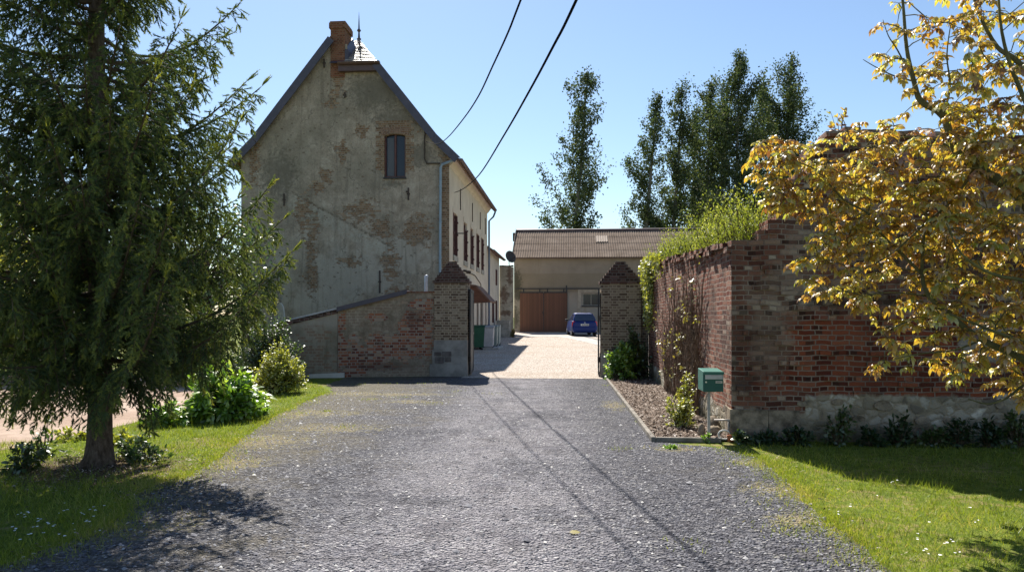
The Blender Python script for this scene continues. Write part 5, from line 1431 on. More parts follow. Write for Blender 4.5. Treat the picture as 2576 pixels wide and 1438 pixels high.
    for nrmv in (a1, a2):
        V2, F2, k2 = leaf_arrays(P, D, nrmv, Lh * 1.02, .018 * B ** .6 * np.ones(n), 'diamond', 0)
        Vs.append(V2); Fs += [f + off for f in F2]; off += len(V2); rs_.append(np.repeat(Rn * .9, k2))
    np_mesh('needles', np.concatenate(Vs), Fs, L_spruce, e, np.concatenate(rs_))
spruce()

# ---- poplars behind the barn
def poplar(xb, xt, ytop, wd, Y, label, seed, dens=1.0):
    q = random.Random(seed)
    top = atY(xt, ytop, Y); bs = atY(xb, 575, Y)
    gr = Vector((bs.x - .3, Y, gz(Y)))
    H = top.z - gr.z
    e = empty('poplar_tree', gr, 0, label, 'tree', 'poplars behind the barn roof')
    def tp(s): return gr.lerp(Vector((top.x, Y, top.z)), s) + Vector((.25 * math.sin(s * 6 + seed), .2 * math.cos(s * 5), 0)) * (1 - s)
    mb = MB(); mb.tube([tp(i / 12) for i in range(13)], [.34 * (1 - i / 12.4) + .02 for i in range(13)], 8); mb.build('trunk', M_barkp, e, smooth=True)
    br = MB(); P, Dv = [], []
    W_ = wd / FD * Y * 1.22
    nbr = int(84 * dens)
    for i in range(nbr):
        s = .13 + .85 * (i + q.random()) / nbr
        env = W_ * (.78 if s < .3 else 1.0 if s < .6 else max(.10, (1 - s) / .4) ** .75) * (0.76 + .24 * math.sin(s * 13 + seed)) * q.choice((.35, .6, .8, 1.0, 1.1, 1.22)) * q.uniform(.85, 1.1)
        ang = q.random() * 6.283
        out = Vector((math.cos(ang), math.sin(ang), 0)); p0 = tp(s)
        rise = env * q.uniform(.5, 1.35)
        pts = [p0 + out * env * f + Vector((0, 0, rise * f ** 1.35)) for f in (0, .3, .6, .85, 1)]
        br.tube(pts, [.07 * (1 - s * .7), .05 * (1 - s * .7), .035 * (1 - s * .7), .02, .01], 4, cap=False)
        nc = max(3, int(env * 3.4))
        for k in range(nc):
            f = .22 + .8 * (k + q.random()) / nc
            c = p0 + out * env * min(f, 1.02) + Vector((0, 0, rise * f ** 1.35))
            if q.random() < .2: continue
            nlv = int(q.uniform(14, 52))
            sg = q.uniform(.22, .46)
            for _ in range(nlv):
                P.append((c.x + q.gauss(0, sg), c.y + q.gauss(0, sg), c.z + q.gauss(0, sg * 1.15))); Dv.append(0)
    for k in range(40):
        c = tp(1 - .1 * q.random()); P.append((c.x + q.gauss(0, .12), c.y + q.gauss(0, .12), c.z + q.gauss(0, .3)))
    br.build('limbs', M_barkp, e)
    P = np.array(P); n = len(P)
    D = rand_dirs(n); D[:, 2] -= .25
    leaves('crown', P, D, rand_dirs(n) + UPV * .4, rng.uniform(.17, .32, n), rng.uniform(.14, .25, n), L_poplar, e, 'diamond')
    return n
tot = 0
for a in ((1438, 1478, 178, 78, 80, 'lone poplar standing left of the others behind the barn roof', 3, 1.0),
          (1602, 1658, 235, 60, 84, 'slim poplar at the left end of the dense row', 5, .95),
          (1690, 1716, 212, 60, 86, 'narrow poplar second from the left in the dense row', 9, 1.15),
          (1772, 1790, 200, 66, 90, 'poplar with a thin double tip in the middle of the dense row', 12, 1.25),
          (1842, 1862, 132, 84, 84, 'tallest poplar of the dense row', 17, 1.6),
          (1742, 1752, 268, 52, 95, 'shorter poplar half hidden between the slim poplars of the dense row', 31, 1.1),
          (1810, 1822, 232, 56, 97, 'poplar half hidden behind the tallest poplar, on its left side', 33, 1.2),
          (1905, 1922, 205, 60, 95, 'poplar half hidden behind the tallest poplar, on its right side', 37, 1.2),
          (1950, 1995, 142, 92, 88, 'broad poplar at the right end of the row, above the ruined wall', 23, 1.5)):
    tot += poplar(*a)
print('poplar leaves', tot)

# ---- bronze-leaved tree on the right: limbs as seen, twigs grown to fill the crown
def walnut():
    q = random.Random(5)
    tb = Vector((4.75, 6.5, 0))
    e = empty('bronze_leaved_tree', tb, 0, 'spreading tree with yellow bronze spring leaves in front of the ruined brick wall', 'tree')
    mb = MB(); nodes = []; KY = .765
    def limb(dp, Y0, Y1, r0, r1, start=None):
        Y0 *= KY; Y1 *= KY; r0 *= .66; r1 *= .7
        pts = [start] if start is not None else []
        n = len(dp)
        for i, (x_, y_) in enumerate(dp): pts.append(atY(x_, y_, Y0 + (Y1 - Y0) * i / max(n - 1, 1)))
        out = []
        for i in range(len(pts) - 1):
            p0, p1, p2, p3 = pts[max(i - 1, 0)], pts[i], pts[i + 1], pts[min(i + 2, len(pts) - 1)]
            for k in range(4):
                t = k / 4; out.append(.5 * ((2 * p1) + (p2 - p0) * t + (2 * p0 - 5 * p1 + 4 * p2 - p3) * t * t + (3 * p1 - p0 - 3 * p2 + p3) * t ** 3))
        out.append(pts[-1]); m = len(out)
        mb.tube(out, [r0 + (r1 - r0) * i / (m - 1) for i in range(m)], 8)
        for p in out: nodes.append(p)
        return out
    T = lambda z_: tb + Vector((.05 * math.sin(z_ * 2), .04 * z_, z_))
    mb.tube([T(z_) for z_ in (-.05, .15, .6, 1.2, 1.9, 2.8, 3.8, 5.0)], [.20, .16, .14, .125, .11, .09, .07, .05], 10)
    for z_ in (2.2, 3, 3.8, 4.6, 5): nodes.append(T(z_))
    l1 = limb([(2650, 600), (2563, 491), (2454, 419), (2404, 378), (2372, 291), (2317, 255), (2299, 205), (2281, 123), (2272, 14), (2262, -70)], 8.1, 8.9, .075, .012, T(1.9))
    l2 = limb([(2640, 960), (2576, 904), (2470, 854), (2397, 798), (2337, 744), (2320, 693), (2323, 608), (2332, 540)], 8.0, 8.8, .055, .012, T(.75))
    limb([(2650, 890), (2576, 862), (2480, 825), (2390, 790)], 7.8, 7.6, .035, .010, T(1.0))
    limb([(2320, 690), (2270, 640), (2217, 588), (2185, 537), (2126, 505), (2071, 447), (2040, 420), (1965, 395)], 8.6, 8.9, .022, .006)
    limb([(2690, 420), (2620, 230), (2554, 150), (2508, 118), (2463, 36), (2440, -40)], 8.0, 8.8, .05, .012, T(2.8))
    limb([(2640, 330), (2560, 210), (2520, 80), (2510, -60)], 7.7, 7.9, .035, .01, T(3.0))
    limb([(2299, 205), (2249, 191), (2203, 169), (2171, 150)], 8.75, 8.9, .012, .004)
    limb([(2290, 190), (2258, 127), (2235, 91), (2221, 50)], 8.8, 9.0, .012, .004)
    limb([(2640, 945), (2576, 968), (2532, 1001), (2482, 1015), (2435, 1002)], 7.9, 7.7, .018, .005)
    limb([(2372, 291), (2390, 220), (2382, 140), (2392, 60)], 8.5, 8.2, .016, .005)
    limb([(2404, 378), (2330, 345), (2250, 350), (2170, 380), (2120, 395)], 8.6, 9.0, .018, .005)
    limb([(2150, 385), (2125, 310), (2110, 285)], 9.2, 9.2, .008, .003)
    limb([(2454, 419), (2400, 500), (2330, 560), (2240, 640), (2150, 690)], 8.4, 8.2, .02, .005)
    limb([(2470, 854), (2400, 880), (2310, 890), (2240, 905)], 8.0, 7.9, .014, .004)
    limb([(2330, 744), (2240, 735), (2170, 745)], 8.5, 8.5, .012, .004)
    limb([(2620, 720), (2500, 690), (2420, 640), (2380, 560)], 7.7, 7.4, .03, .006, T(1.5))
    # crown outline with thinner and thicker places
    poly = [(1868, 372), (1930, 335), (2000, 338), (2080, 362), (2116, 330), (2120, 265), (2160, 262), (2185, 300), (2205, 310), (2215, 240), (2165, 170), (2168, 118), (2210, 40), (2225, -10), (2700, -70), (2700, 1000), (2560, 1000), (2400, 985), (2350, 905), (2215, 948), (2200, 925), (2235, 880), (2175, 775), (2085, 752), (2028, 745), (1990, 650), (2060, 600), (1985, 530), (1925, 512), (1905, 450)]
    def dens(x_, y_):
        d = 1.0
        if y_ < 330 and x_ < 2420: d = .24
        if y_ < 250 and x_ >= 2420: d = .45
        if 2000 < x_ < 2200 and 590 < y_ < 680: d = .75
        if x_ < 2120 and y_ > 540: d = .8
        if y_ > 640: d *= .72
        if y_ > 780 and x_ < 2420: d *= .6
        if 2240 < x_ < 2500 and 860 < y_: d *= .6
        return d
    tg = []
    while len(tg) < 1080:
        x_ = q.uniform(1860, 2690); y_ = q.uniform(-65, 1000)
        if not inside(np.array([x_]), np.array([y_]), poly)[0]: continue
        if q.random() > dens(x_, y_): continue
        f = (x_ - 1868) / 800
        tg.append(atY(x_, y_, q.uniform(7.0 - 1.3 * min(1, f + .1), 7.35)))
    tg.sort(key=lambda p: min((p - n_).length for n_ in nodes))
    P, D, N_, Lh, Wd, Rn = [], [], [], [], [], []
    def compound(p, d, L_, tone):
        """pinnate leaf: leaflets in pairs along a drooping stalk"""
        d = d.normalized(); s = d.cross(Vector((0, 0, 1)))
        s = s.normalized() if s.length > .05 else Vector((1, 0, 0))
        nrmv = s.cross(d).normalized()
        k = q.choice((2, 3, 3, 4))
        cur = p
        st = [p]
        for i in range(k):
            d = (d + Vector((0, 0, -.16))).normalized(); cur = cur + d * (L_ * .62 / k); st.append(cur)
            for sg in (-1, 1):
                ld = (d * .55 + s * sg * .85 + Vector((0, 0, -.25 + q.uniform(-.25, .2)))).normalized()
                P.append(cur); D.append(ld); N_.append(nrmv + Vector((q.uniform(-.9, .9), q.uniform(-.9, .9), q.uniform(-.5, .3)))); ll = L_ * q.uniform(.42, .62) * (.75 + .35 * i / k); Lh.append(ll); Wd.append(ll * q.uniform(.42, .56)); Rn.append(min(1, max(0, tone + q.gauss(0, .17))))
        P.append(cur); D.append((d + Vector((0, 0, -.2))).normalized()); N_.append(nrmv + Vector((q.uniform(-.4, .4), q.uniform(-.4, .4), 0))); Lh.append(L_ * .66); Wd.append(L_ * .3); Rn.append(min(1, max(0, tone + q.gauss(0, .12))))
        mb.tube(st, .0022, 3, cap=False)
    for p in tg:
        best = min(nodes, key=lambda n_: (p - n_).length)
        v = p - best; L_ = v.length
        mid1 = best + v * .35 + Vector((q.uniform(-.05, .05), q.uniform(-.05, .05), .04)) * min(1, L_ * 3)
        mid2 = best + v * .7 + Vector((q.uniform(-.04, .04), q.uniform(-.04, .04), .05)) * min(1, L_ * 3)
        if L_ > .02: mb.tube([best, mid1, mid2, p], [min(.010, .003 + L_ * .006), .005, .004, .003], 4, cap=False)
        nodes += [mid1, mid2, p]
        for c, cnt in ((p, q.choice((3, 4, 5))), (mid2, q.choice((0, 1, 2)))):
            t0 = min(.93, max(.05, q.gauss(.52, .22)))
            young = q.random() < .2
            for i in range(cnt):
                a = 6.283 * (i + q.random() * .7) / max(cnt, 1)
                d = Vector((math.cos(a), math.sin(a), q.uniform(-.35, .45))) + v.normalized() * .5 if L_ > .02 else Vector((math.cos(a), math.sin(a), .1))
                compound(c, d, q.uniform(.04, .08) if young else q.uniform(.065, .13), t0)
    mb.build('trunk_and_limbs', M_barkw, e, smooth=True)
    n = len(P); print('walnut leaflets', n)
    cv = lambda a: np.array([tuple(x_) for x_ in a])
    leaves('crown', cv(P), cv(D), cv(N_), np.array(Lh), np.array(Wd), L_walnut, e, 'oval', .34, np.array(Rn), fold=.26)
walnut()

# ---- shrubs and small plants built from shoots
def plant(name, c, rx, ry, rz, shoots, per, ll, lw, mat, label, cat, seed, group=None, spread=1.0, base_r=.25, kind='oval', droop=.2, stemr=.004, lo=.35, upright=.0, stem=None):
    q = np.random.default_rng(seed)
    e = empty(name, c, 0, label, cat, group)
    c = np.array(c, float)
    d = nrm(q.normal(size=(shoots, 3))); d[:, 2] = np.abs(d[:, 2]) * (1 + upright) + .03; d = nrm(d)
    lumps = nrm(q.normal(size=(9, 3))); lumps[:, 2] = np.abs(lumps[:, 2])
    bulge = 0.78 + .34 * np.max(np.clip(d @ lumps.T, 0, 1) ** 10 * q.uniform(.5, 1.1, 9), axis=1)
    rad = bulge * q.uniform(.74, 1.10, shoots)
    end = c + d * rad[:, None] * np.array([rx, ry, rz])
    st = c + np.concatenate([(end[:, :2] - c[:2]) * base_r * q.uniform(.3, 1.1, (shoots, 1)), np.full((shoots, 1), .0)], 1)
    mid = (st + end) / 2 + np.array([0, 0, 1]) * rz * .12
    mb = MB()
    for i in range(0, shoots, max(1, shoots // 160)):
        mb.tube([tuple(st[i]), tuple(mid[i]), tuple(end[i])], [stemr * 1.6, stemr, stemr * .5], 4, cap=False)
    mb.build('stems', stem or M_twig, e)
    t = lo + (1 - lo) * q.random((shoots, per)) ** .75
    pos = ((1 - t) ** 2)[..., None] * st[:, None] + (2 * t * (1 - t))[..., None] * mid[:, None] + (t ** 2)[..., None] * end[:, None]
    ax = nrm(end - mid)
    pos = pos + q.normal(size=pos.shape) * min(rx, rz) * .035
    D = nrm(ax[:, None] * .6 + q.normal(size=pos.shape) * .6 * spread + np.array([0, 0, .15]))
    n = shoots * per
    N = nrm(q.normal(size=(n, 3)) * .55 + UPV + np.repeat(ax, per, 0) * .3)
    rn = np.clip(q.normal(.45, .2, (shoots, 1)) + q.normal(0, .12, (shoots, per)) + (t - .75) * .5, 0, 1)
    leaves('foliage', pos.reshape(-1, 3), D.reshape(-1, 3), N, q.uniform(.7, 1.15, n) * ll, q.uniform(.75, 1.15, n) * lw, mat, e, kind, droop, rn.ravel(), fold=.12)
    return e
def at_ground(x_, y_): return tuple(G(x_, y_))
# left side
plant('shrub', at_ground(702, 988), .62, .6, 1.02, 430, 17, .05, .032, L_yellow, 'rounded yellow green shrub with small leaves in front of the grey lean-to wall', 'shrub', 31, upright=.4, stemr=.006)
plant('laurel_bush', at_ground(558, 1052), .70, .62, .86, 190, 13, .15, .055, L_bright, 'lush bush with large glossy bright green leaves on the grass verge', 'shrub', 32, droop=.28, stemr=.006)
plant('laurel_bush', at_ground(628, 1040), .33, .32, .42, 70, 10, .13, .05, L_bright, 'low pale leafed clump at the right foot of the large glossy bush', 'shrub', 38, droop=.28)
plant('shrub', at_ground(415, 1068), .42, .38, .40, 90, 12, .10, .034, L_bright, 'low bright green leafy clump left of the large glossy bush', 'shrub', 33)
plant('shrub', (-7.35, 17.8, 0), 1.0, .9, 1.75, 420, 16, .06, .04, L_mid, 'taller loose green shrub at the low corner of the lean-to', 'shrub', 34, upright=.5, stemr=.007)
plant('shrub', (-8.9, 17.2, 0), 1.2, 1.0, 1.9, 420, 15, .07, .045, L_dark, 'dark shrub behind the spruce branches', 'shrub', 35, upright=.5, stemr=.007)
# plants round the spruce foot
for i, (x_, y_, w_, h_, m_, lb) in enumerate(((60, 1185, .22, .42, L_mid, 'tall thin weed at the left edge of the grass'), (105, 1150, .25, .55, L_mid, 'twiggy young plant left of the spruce trunk'), (300, 1120, .3, .22, L_yellow, 'yellowish low plant just right of the spruce trunk'), (330, 1150, .28, .30, L_mid, 'dark leafy weed with upright stem right of the spruce foot'), (370, 1160, .28, .2, L_dark, 'low broad leafed weed beside the spruce shade'), (180, 1105, .3, .2, L_yellow, 'yellow green tuft at the edge of the bare soil'))):
    plant('weed', at_ground(x_, y_), w_, w_, h_, 26, 9, .075, .032, m_, lb, 'weed', 50 + i, 'weeds round the spruce foot', lo=.15)
# hedge and tree far left
for i, (xx, yy, h_, lb) in enumerate(((-13.2, 18, 3.0, 'nearest green bush of the boundary hedge, beside the farmhouse'), (-16.4, 19, 3.6, 'middle green bush of the boundary hedge'), (-20.0, 18.5, 3.2, 'far left green bush of the boundary hedge'))):
    plant('hedge_bush', (xx, yy, 0), 2.2, 1.2, h_, 420, 16, .11, .075, L_mid, lb, 'hedge', 60 + i, 'boundary hedge beyond the bare soil', upright=.3, stemr=.012)
def broadleaf(c, H, Rr, mat, label, seed, n_cl=160):
    q = random.Random(seed); e = empty('broadleaf_tree', c, 0, label, 'tree')
    c = Vector(c); mb = MB(); mb.tube([c, c + Vector((.05, 0, H * .3)), c + Vector((0, .1, H * .7))], [.17, .13, .06], 8)
    P = []
    for i in range(n_cl):
        a = q.random() * 6.283; ph = math.acos(q.uniform(-.75, 1)); r = q.uniform(.55, 1.08)
        p = c + Vector((math.cos(a) * math.sin(ph) * Rr * r, math.sin(a) * math.sin(ph) * Rr * r, H * .62 + H * .38 * math.cos(ph) * r))
        mb.tube([c + Vector((0, 0, H * q.uniform(.25, .65))), p], [.03, .01], 4, cap=False)
        sg = q.uniform(.16, .34)
        for _ in range(q.randint(24, 60)): P.append((p.x + q.gauss(0, sg), p.y + q.gauss(0, sg), p.z + q.gauss(0, sg)))
    mb.build('trunk', M_bark, e)
    P = np.array(P); n = len(P)
    leaves('crown', P, rand_dirs(n) - UPV * .2, rand_dirs(n) + UPV * .5, rng.uniform(.08, .15, n), rng.uniform(.06, .1, n), mat, e, 'diamond')
broadleaf((-13.5, 14.8, 0), 5.2, 2.0, L_yellow, 'leafy yellow green tree half hidden behind the left branches of the spruce', 71, 190)
broadleaf((-10.9, 21.5, 0), 5.0, 1.8, L_mid, 'bushy green tree against the lower left corner of the farmhouse gable', 72, 150)
broadleaf((-15.2, 22.5, 0), 5.6, 2.6, L_dark, 'dark green tree behind the boundary hedge, nearer the farmhouse', 73, 170)
broadleaf((-19.6, 21.5, 0), 6.0, 2.8, L_dark, 'dark green tree at the far left behind the boundary hedge', 74, 170)
# right of the gate
plant('leafy_bush', (1.36, 19.05, 0), .52, .5, .98, 200, 13, .085, .06, L_bright, 'bright leafy bush at the foot of the gate pier', 'shrub', 41, upright=.6, stemr=.005)
plant('leafy_bush', (1.72, 19.2, 0), .42, .45, 1.28, 130, 12, .08, .055, L_mid, 'tall dark green shoot bush between the pier and the climber', 'shrub', 42, upright=1.2, stemr=.005)
plant('spurge', at_ground(1712, 1078), .30, .30, .52, 60, 16, .06, .022, L_yellow, 'yellow green spurge growing in the bark bed near the letter box', 'plant', 43, upright=.8, lo=.2)
plant('spurge', (1.86, 11.9, .02), .20, .2, .82, 26, 16, .055, .022, L_yellow, 'thin upright yellow shoot in front of the climber', 'plant', 44, upright=2.0, lo=.25)
plant('weed', at_ground(1777, 1112), .07, .07, .14, 14, 8, .045, .028, L_bright, 'tiny green weed at the post foot on the edging', 'weed', 45, lo=.1)
plant('weed', at_ground(1688, 1128), .10, .08, .05, 14, 7, .05, .03, L_bright, 'flat green weed in the gravel beside the edging corner', 'weed', 46, lo=.1)
wl = ((1868, 1118, .16, .14, 'low dark weed at the wall corner'), (1925, 1112, .22, .16, 'spreading weed under the corner stone blocks'), (2010, 1110, .26, .24, 'weed clump under the dark fieldstone'), (2110, 1112, .26, .52, 'tall leafy weed against the rubble foot'), (2190, 1112, .22, .20, 'low weed between two tall weeds'), (2262, 1112, .18, .42, 'single stemmed nettle against the pale stone'), (2345, 1112, .3, .26, 'broad low weed at the middle of the rubble foot'), (2410, 1112, .26, .44, 'bushy nettle against the rubble foot'), (2490, 1112, .3, .34, 'wide weed clump near the right edge of the view'), (2560, 1112, .24, .5, 'tall weed at the right edge of the view'))
for i, (x_, y_, w_, h_, lb) in enumerate(wl):
    p = G(x_, y_); plant('weed', (p.x * 9.72 / p.y, 9.72, 0), w_, .16, h_, 34, 9, .075, .038, L_dark if i % 3 else L_mid, lb, 'weed', 80 + i, 'weeds along the ruined wall', upright=.6, lo=.12)
# growth on top of the side wall and hanging at its far end
def topgrowth():
    q = np.random.default_rng(91)
    e = empty('wall_top_shrub', (2.5, 14, 2.9), 0, 'sunlit bushy growth covering the top of the ruined side wall', 'shrub')
    P, D, R_ = [], [], []; mb = MB()
    crest = [(10.3, .75), (11.0, .85), (12, .95), (13.2, .75), (14.5, .72), (16, .62), (17.5, .55), (19, .45), (20.3, .35)]
    for i in range(620):
        Y = 10.15 + q.random() ** 1.15 * 10.2
        hh = np.interp(Y, [c[0] for c in crest], [c[1] for c in crest]) * .85 * q.choice([.3, .5, .7, .85, 1.0, 1.2])
        x0 = q.uniform(2.2, 2.95); z0 = sz(min(Y, 20)) - .05
        p0 = np.array([x0, Y, z0]); dv = nrm(np.array([q.normal(0, .30) - .12, q.normal(0, .30), 1.0]))
        p1 = p0 + dv * hh
        mb.tube([tuple(p0), tuple((p0 + p1) / 2 + np.array([0, 0, .03])), tuple(p1)], [.006, .004, .002], 3, cap=False)
        m = 36
        t = .05 + 1.0 * q.random(m)
        P.append(p0 + (p1 - p0) * t[:, None] + q.normal(0, .06, (m, 3))); D.append(nrm(dv * .9 + q.normal(0, .5, (m, 3)))); R_.append(np.clip(q.normal(.5, .16) + q.normal(0, .12, m) + (t - .6) * .4, 0, 1))
    mb.build('stems', M_twig, e)
    P = np.concatenate(P); D = np.concatenate(D); n = len(P)
    mat = leafmat('privet_leaves', [(0, (.08, .12, .015)), (.5, (.22, .27, .03)), (.8, (.34, .37, .055)), (1, (.46, .48, .18))], .42, .04, .5)
    leaves('foliage', P, D, nrm(q.normal(size=(n, 3)) * .6 + UPV), q.uniform(.03, .058, n), q.uniform(.011, .021, n), mat, e, 'oval', .2, np.concatenate(R_))
topgrowth()
def hanging():
    q = np.random.default_rng(92)
    e = empty('ivy', (2.1, 19.2, 2.9), 0, 'trailing ivy hanging over the far end of the side wall by the gate pier', 'ivy')
    P, R_ = [], []; mb = MB()
    for i in range(86):
        Y = q.uniform(18.6, 19.95) if i < 74 else q.uniform(16.8, 18.4); ln = q.uniform(.3, 1.9) * (1 if i < 74 else .3)
        x_ = 2.10 - q.uniform(0, .16); y_ = Y; z0 = sz(Y) + .1
        pts = [(x_ + .15, y_, z0)]; k = 6
        for j in range(1, k + 1): pts.append((x_ - .05 * math.sin(j), y_ + q.normal(0, .04), z0 - ln * j / k))
        mb.tube(pts, .003, 3, cap=False)
        for a, b2 in zip(pts, pts[1:]):
            m = max(3, int(ln * 7)); t = q.random((m, 1)); P.append(np.array(a) * (1 - t) + np.array(b2) * t + q.normal(0, .045, (m, 3)) * np.array([.7, 1, 1])); R_.append(np.clip(q.normal(.55, .2, m), 0, 1))
    mb.build('stems', M_twig, e); P = np.concatenate(P); n = len(P)
    D = q.normal(size=(n, 3)) * .6 + np.array([-.3, -.2, -.6])
    leaves('foliage', P, D, q.normal(size=(n, 3)) * .5 + np.array([-.8, -.3, .4]), q.uniform(.045, .075, n), q.uniform(.035, .06, n), L_yellow, e, 'oval', .15, np.concatenate(R_))
hanging()
def climber():
    q = np.random.default_rng(93)
    e = empty('climber', (2.1, 13.5, 0), 0, 'half bare woody climber with sparse yellow leaves on the sunlit side wall', 'climber')
    mb = MB(); P, R_ = [], []
    for i in range(120):
        y0 = q.choice([12.5, 12.9, 13.5, 14.2, 15.0, 15.9]) + q.normal(0, .2); top = q.uniform(1.1, 2.75)
        y_ = y0; x_ = 2.12; z_ = .0; pts = [(x_ - .02, y_, 0)]; drift = q.normal(0, .10)
        k = 11
        for j in range(1, k + 1):
            y_ += drift * .6 + q.normal(0, .055); z_ = top * j / k; x_ = 2.13 - q.uniform(.005, .07); pts.append((x_, y_, z_))
        r0 = q.uniform(.006, .020)
        mb.tube(pts, [r0 * (1 - .75 * j / k) for j in range(k + 1)], 5, cap=False)
        for j in range(3, k):
            if q.random() < .75:
                a = np.array(pts[j]); d = nrm(np.array([-.35, q.normal(0, .8), q.uniform(-.2, .9)])); L_ = q.uniform(.1, .35)
                b2 = a + d * L_; mb.tube([tuple(a), tuple((a + b2) / 2 + np.array([0, 0, .02])), tuple(b2)], .0028, 3, cap=False)
                if q.random() < (.07 if 1.2 < a[2] else .03):
                    m = q.integers(5, 13); P.append(b2 + q.normal(0, .045, (m, 3)) * np.array([.6, 1, 1.2])); R_.append(np.clip(q.normal(.55, .22, m), 0, 1))
    mb.build('stems', M_twigy, e); P = np.concatenate(P); n = len(P); print('vine', n)
    leaves('foliage', P, q.normal(size=(n, 3)) * .6 + np.array([-.3, -.3, -.4]), q.normal(size=(n, 3)) * .5 + np.array([-.7, -.3, .6]), q.uniform(.035, .06, n), q.uniform(.022, .04, n), L_vine, e, 'oval', .15, np.concatenate(R_))
climber()
pp = atY(1291, 846, 45.2)
plant('dry_plant', (pp.x, 45.2, gz(45)), .22, .22, .62, 60, 10, .09, .04, leafmat('straw_leaves', [(0, (.16, .13, .04)), (.6, (.26, .22, .08)), (1, (.36, .32, .14))], .4, .05), 'dry yellowish plant at the end of the long stone trough', 'plant', 95, upright=1.2, lo=.1)
sx_ = atY(2112, 335, 10.2).x
plant('bronze_sprig', (sx_, 10.2, pz(sx_) - .06), .24, .18, .42, 11, 7, .07, .035, L_walnut, 'small yellow sprig of the bronze leaved tree at the highest broken corner of the brick top', 'plant', 96, upright=1.0, lo=.3)  # sprig of the bronze tree, built as a separate plant on the wall top

# ---- grass (uncountable)
def in_poly_pts(n, poly, bias):
    poly = [(p[0], p[1]) for p in poly]; xs_ = [p[0] for p in poly]; ys_ = [p[1] for p in poly]; out = []
    got = 0
    while got < n:
        x_ = rng.uniform(min(xs_), max(xs_), 60000); y_ = rng.uniform(min(ys_), max(ys_), 60000)
        k = inside(x_, y_, poly); x_, y_ = x_[k], y_[k]
        d = np.sqrt(x_ ** 2 + y_ ** 2); k = rng.random(len(x_)) < np.clip((bias / d) ** 1.5, 0, 1)
        out.append(np.stack([x_[k], y_[k]], 1)); got += k.sum()
    return np.concatenate(out)[:n]
gl = [(p.x, p.y) for p in left_edge] + [(-5.6, 1.8), (-9, 1.8), (-9, 8.6)] + [(p.x, p.y) for p in fe[2:]] + [(-6.9, 18.6), (-5.95, 17.4)]
gr = [(p.x, p.y) for p in right_edge] + [(3.0, 2.2), (9, 2.2), (9, 9.95), (2.2, 9.95)]
def clumps(pts):   # fuller and thinner patches
    return .5 + .5 * np.sin(pts[:, 0] * 3.1 + 1.3 * np.sin(pts[:, 1] * 2.3)) * np.sin(pts[:, 1] * 2.7 + 1.1 * np.sin(pts[:, 0] * 1.9))
def grass(name, poly, n, bias, fringe, nf):
    pts = in_poly_pts(n, poly, bias)
    ex = []
    for a, b2 in zip(fringe, fringe[1:]):   # tufts straggling on to the gravel
        k = int(nf / (len(fringe) - 1)); t = rng.random((k, 1)); w_ = rng.normal(0, .13, (k, 2)) * rng.choice([.5, 1, 1.8], (k, 1))
        ex.append(np.array([[a.x, a.y]]) * (1 - t) + np.array([[b2.x, b2.y]]) * t + w_)
    pts = np.concatenate([pts] + ex)
    tr_ = np.hypot(pts[:, 0] + 5.1, (pts[:, 1] - 7.7) * 1.2); keep = rng.random(len(pts)) < np.clip((tr_ - .22) / .9, .06, 1); n = int(keep[:n].sum()); pts = pts[keep]; m = len(pts)
    cl = clumps(pts); d = np.sqrt((pts ** 2).sum(1))
    L_ = rng.gamma(4, .0105, m) * (.5 + .9 * cl) * np.where(np.arange(m) >= n, .75, 1.0)
    tall = rng.random(m) > .993; L_ = np.where(tall, L_ * 2.4, L_)
    D = np.stack([rng.normal(0, .55, m), rng.normal(0, .55, m), np.ones(m)], 1)
    dry = np.sin(pts[:, 0] * .9 + 2 * np.sin(pts[:, 1] * .7 + 1)) * np.sin(pts[:, 1] * 1.3 + np.sin(pts[:, 0] * 2.1))
    rn = np.clip(rng.normal(.40, .2, m) + (cl - .5) * .25 + np.clip(dry, 0, 1) ** 2 * .35 + np.where(np.arange(m) >= n, .28, 0), 0, 1)
    o = leaves(name, np.concatenate([pts, np.full((m, 1), .0)], 1), D, rand_dirs(m), L_, (.0028 + .0011 * d / 3) * np.ones(m), L_grass, None, 'tri', 0, rn)
    tag(o, kind='stuff')
grass('lawn_grass', gr, 85000, 4.5, right_edge, 9000)
grass('verge_grass', gl, 90000, 6.0, left_edge, 12000)
# scattered tufts in the gravel
tf = [(1085, 1015), (1010, 1000), (930, 1005), (870, 1075), (820, 1035), (760, 1040), (1560, 1130), (1725, 1370), (1690, 1125), (1530, 970), (1870, 1170), (1930, 1260), (2020, 1340), (1240, 990), (1150, 985), (250, 1320), (300, 1330), (980, 965), (1100, 962), (1060, 965), (900, 968), (2090, 1400), (1980, 1330)]
pts = []
for x_, y_ in tf:
    p = G(x_, y_); k = rng.integers(25, 90); s_ = rng.uniform(.05, .16); pts.append(np.stack([p.x + rng.normal(0, s_, k), p.y + rng.normal(0, s_ * .8, k)], 1))
pts = np.concatenate(pts); m = len(pts)
o = leaves('gravel_tufts', np.concatenate([pts, np.full((m, 1), .004)], 1), np.stack([rng.normal(0, .7, m), rng.normal(0, .7, m), np.ones(m)], 1), rand_dirs(m), rng.uniform(.02, .06, m), np.full(m, .006), L_grass, None, 'tri', 0, np.clip(rng.normal(.7, .2, m), 0, 1)); tag(o, kind='stuff')
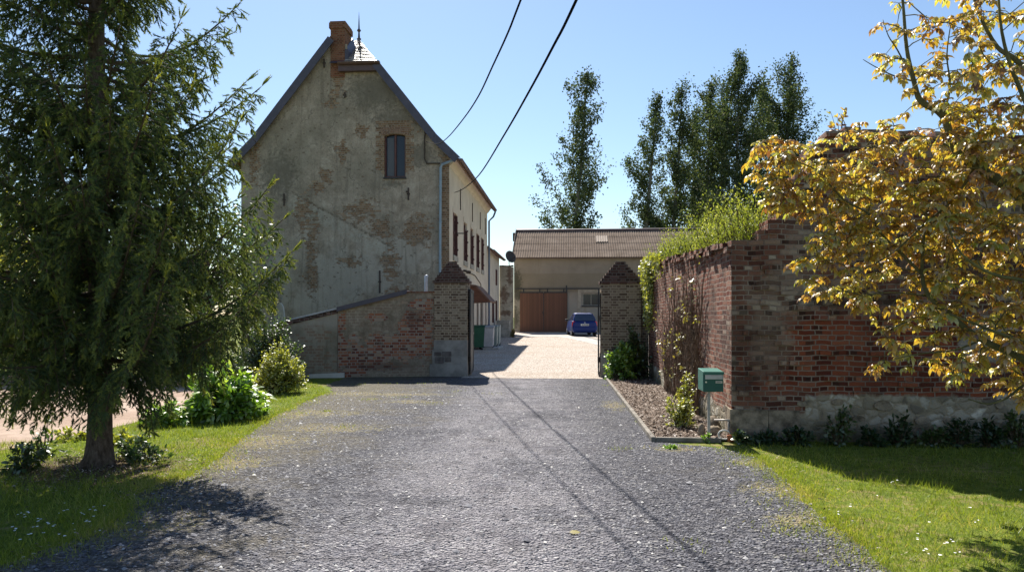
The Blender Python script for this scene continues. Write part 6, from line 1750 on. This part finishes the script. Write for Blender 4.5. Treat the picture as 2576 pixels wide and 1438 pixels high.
# daisies (uncountable white specks in the lawns)
dz_ = [(2105, 1305), (2300, 1362), (2310, 1375), (2345, 1330), (2455, 1330), (2330, 1400), (2335, 1408), (2360, 1415), (2375, 1390), (2410, 1412), (2390, 1380), (2440, 1290), (2200, 1260), (2560, 1250), (2600, 1220), (2250, 1225), (2130, 1290)]
dl = [(30 + 225 * (i / 26) + random.uniform(-8, 8), 1345 - 30 * math.sin(i * 1.7) - 40 * (i / 26) + random.uniform(-18, 18)) for i in range(27)]
pts = []
for x_, y_ in dz_ + dl:
    for k in range(random.choice((1, 1, 2, 3))):
        p = G(x_ + random.uniform(-9, 9), y_ + random.uniform(-5, 5)); pts.append((p.x, p.y, .055))
V, F = [], []
for (x_, y_, z_) in pts:
    r_ = random.uniform(.007, .012); b0 = len(V)
    for j in range(8): V.append((x_ + r_ * math.cos(j * .785), y_ + r_ * math.sin(j * .785), z_ + random.uniform(0, .004)))
    V.append((x_, y_, z_ - .05)); 
    F.append([b0 + j for j in range(8)])
o = np_mesh('daisies', np.array(V), [np.array(F)], plain('daisy_petals', (.78, .78, .76), .7, .2, 0, .03, 5)); tag(o, kind='stuff')
# one fallen yellow leaf on the gravel
# longer tufts in the lawns (uncountable)
cl_ = []
for poly_, nc_, rg in ((gr, 420, None), (gl, 420, None)):
    c_ = in_poly_pts(nc_, poly_, 5.0)
    for cx_, cy_ in c_:
        k = rng.integers(6, 26); cl_.append(np.stack([cx_ + rng.normal(0, .05, k), cy_ + rng.normal(0, .05, k), np.zeros(k), np.full(k, rng.uniform(.05, .13)), np.full(k, rng.random())], 1))
for e_ in (left_edge, right_edge):
    for p0, p1 in zip(e_, e_[1:]):
        for _ in range(7):
            p_ = p0.lerp(p1, rng.random()); k = rng.integers(8, 30); cl_.append(np.stack([p_.x + rng.normal(0, .06, k) + rng.normal(0, .12), p_.y + rng.normal(0, .06, k), np.zeros(k), np.full(k, rng.uniform(.04, .10)), np.full(k, rng.uniform(.3, 1))], 1))
cl_ = np.concatenate(cl_); m = len(cl_)
o = leaves('grass_tufts', cl_[:, :3], np.stack([rng.normal(0, .5, m), rng.normal(0, .5, m), np.ones(m)], 1), rand_dirs(m), cl_[:, 3] * rng.uniform(.5, 1.1, m), np.full(m, .0055), L_grass, None, 'tri', 0, np.clip(cl_[:, 4] * .6 + rng.normal(.2, .12, m), 0, 1)); tag(o, kind='stuff')
p = G(1432, 1345); o = leaves('fallen_leaf', np.array([[p.x, p.y, .022]]), np.array([[1., .3, .05]]), np.array([[.1, -.3, 1.]]), np.array([.09]), np.array([.05]), L_walnut, None, 'oval', .1, np.array([.7]))
tag(o, 'single yellow leaf lying on the dark gravel', 'leaf')

# litter under the spruce and along the edges (uncountable)
n = 2600
a = rng.random(n) * 6.283; r = .15 + np.abs(rng.normal(0, .75, n))
P = np.stack([-5.16 + np.cos(a) * r, 7.7 + np.sin(a) * r * .9, np.full(n, .012)], 1)
k2 = 500
ex = []
for e_ in (left_edge, right_edge):
    for p0, p1 in zip(e_, e_[1:]):
        t = rng.random((45, 1)); ex.append(np.array([[p0.x, p0.y, .014]]) * (1 - t) + np.array([[p1.x, p1.y, .014]]) * t + rng.normal(0, .16, (45, 3)) * np.array([1, 1, 0]))
P = np.concatenate([P] + ex); n = len(P)
D = rand_dirs(n); D[:, 2] *= .3
o = leaves('dead_litter', P, D, rand_dirs(n) * .5 + UPV, rng.uniform(.015, .055, n), rng.uniform(.006, .02, n), M_chip, None, 'diamond', .1); tag(o, kind='stuff')
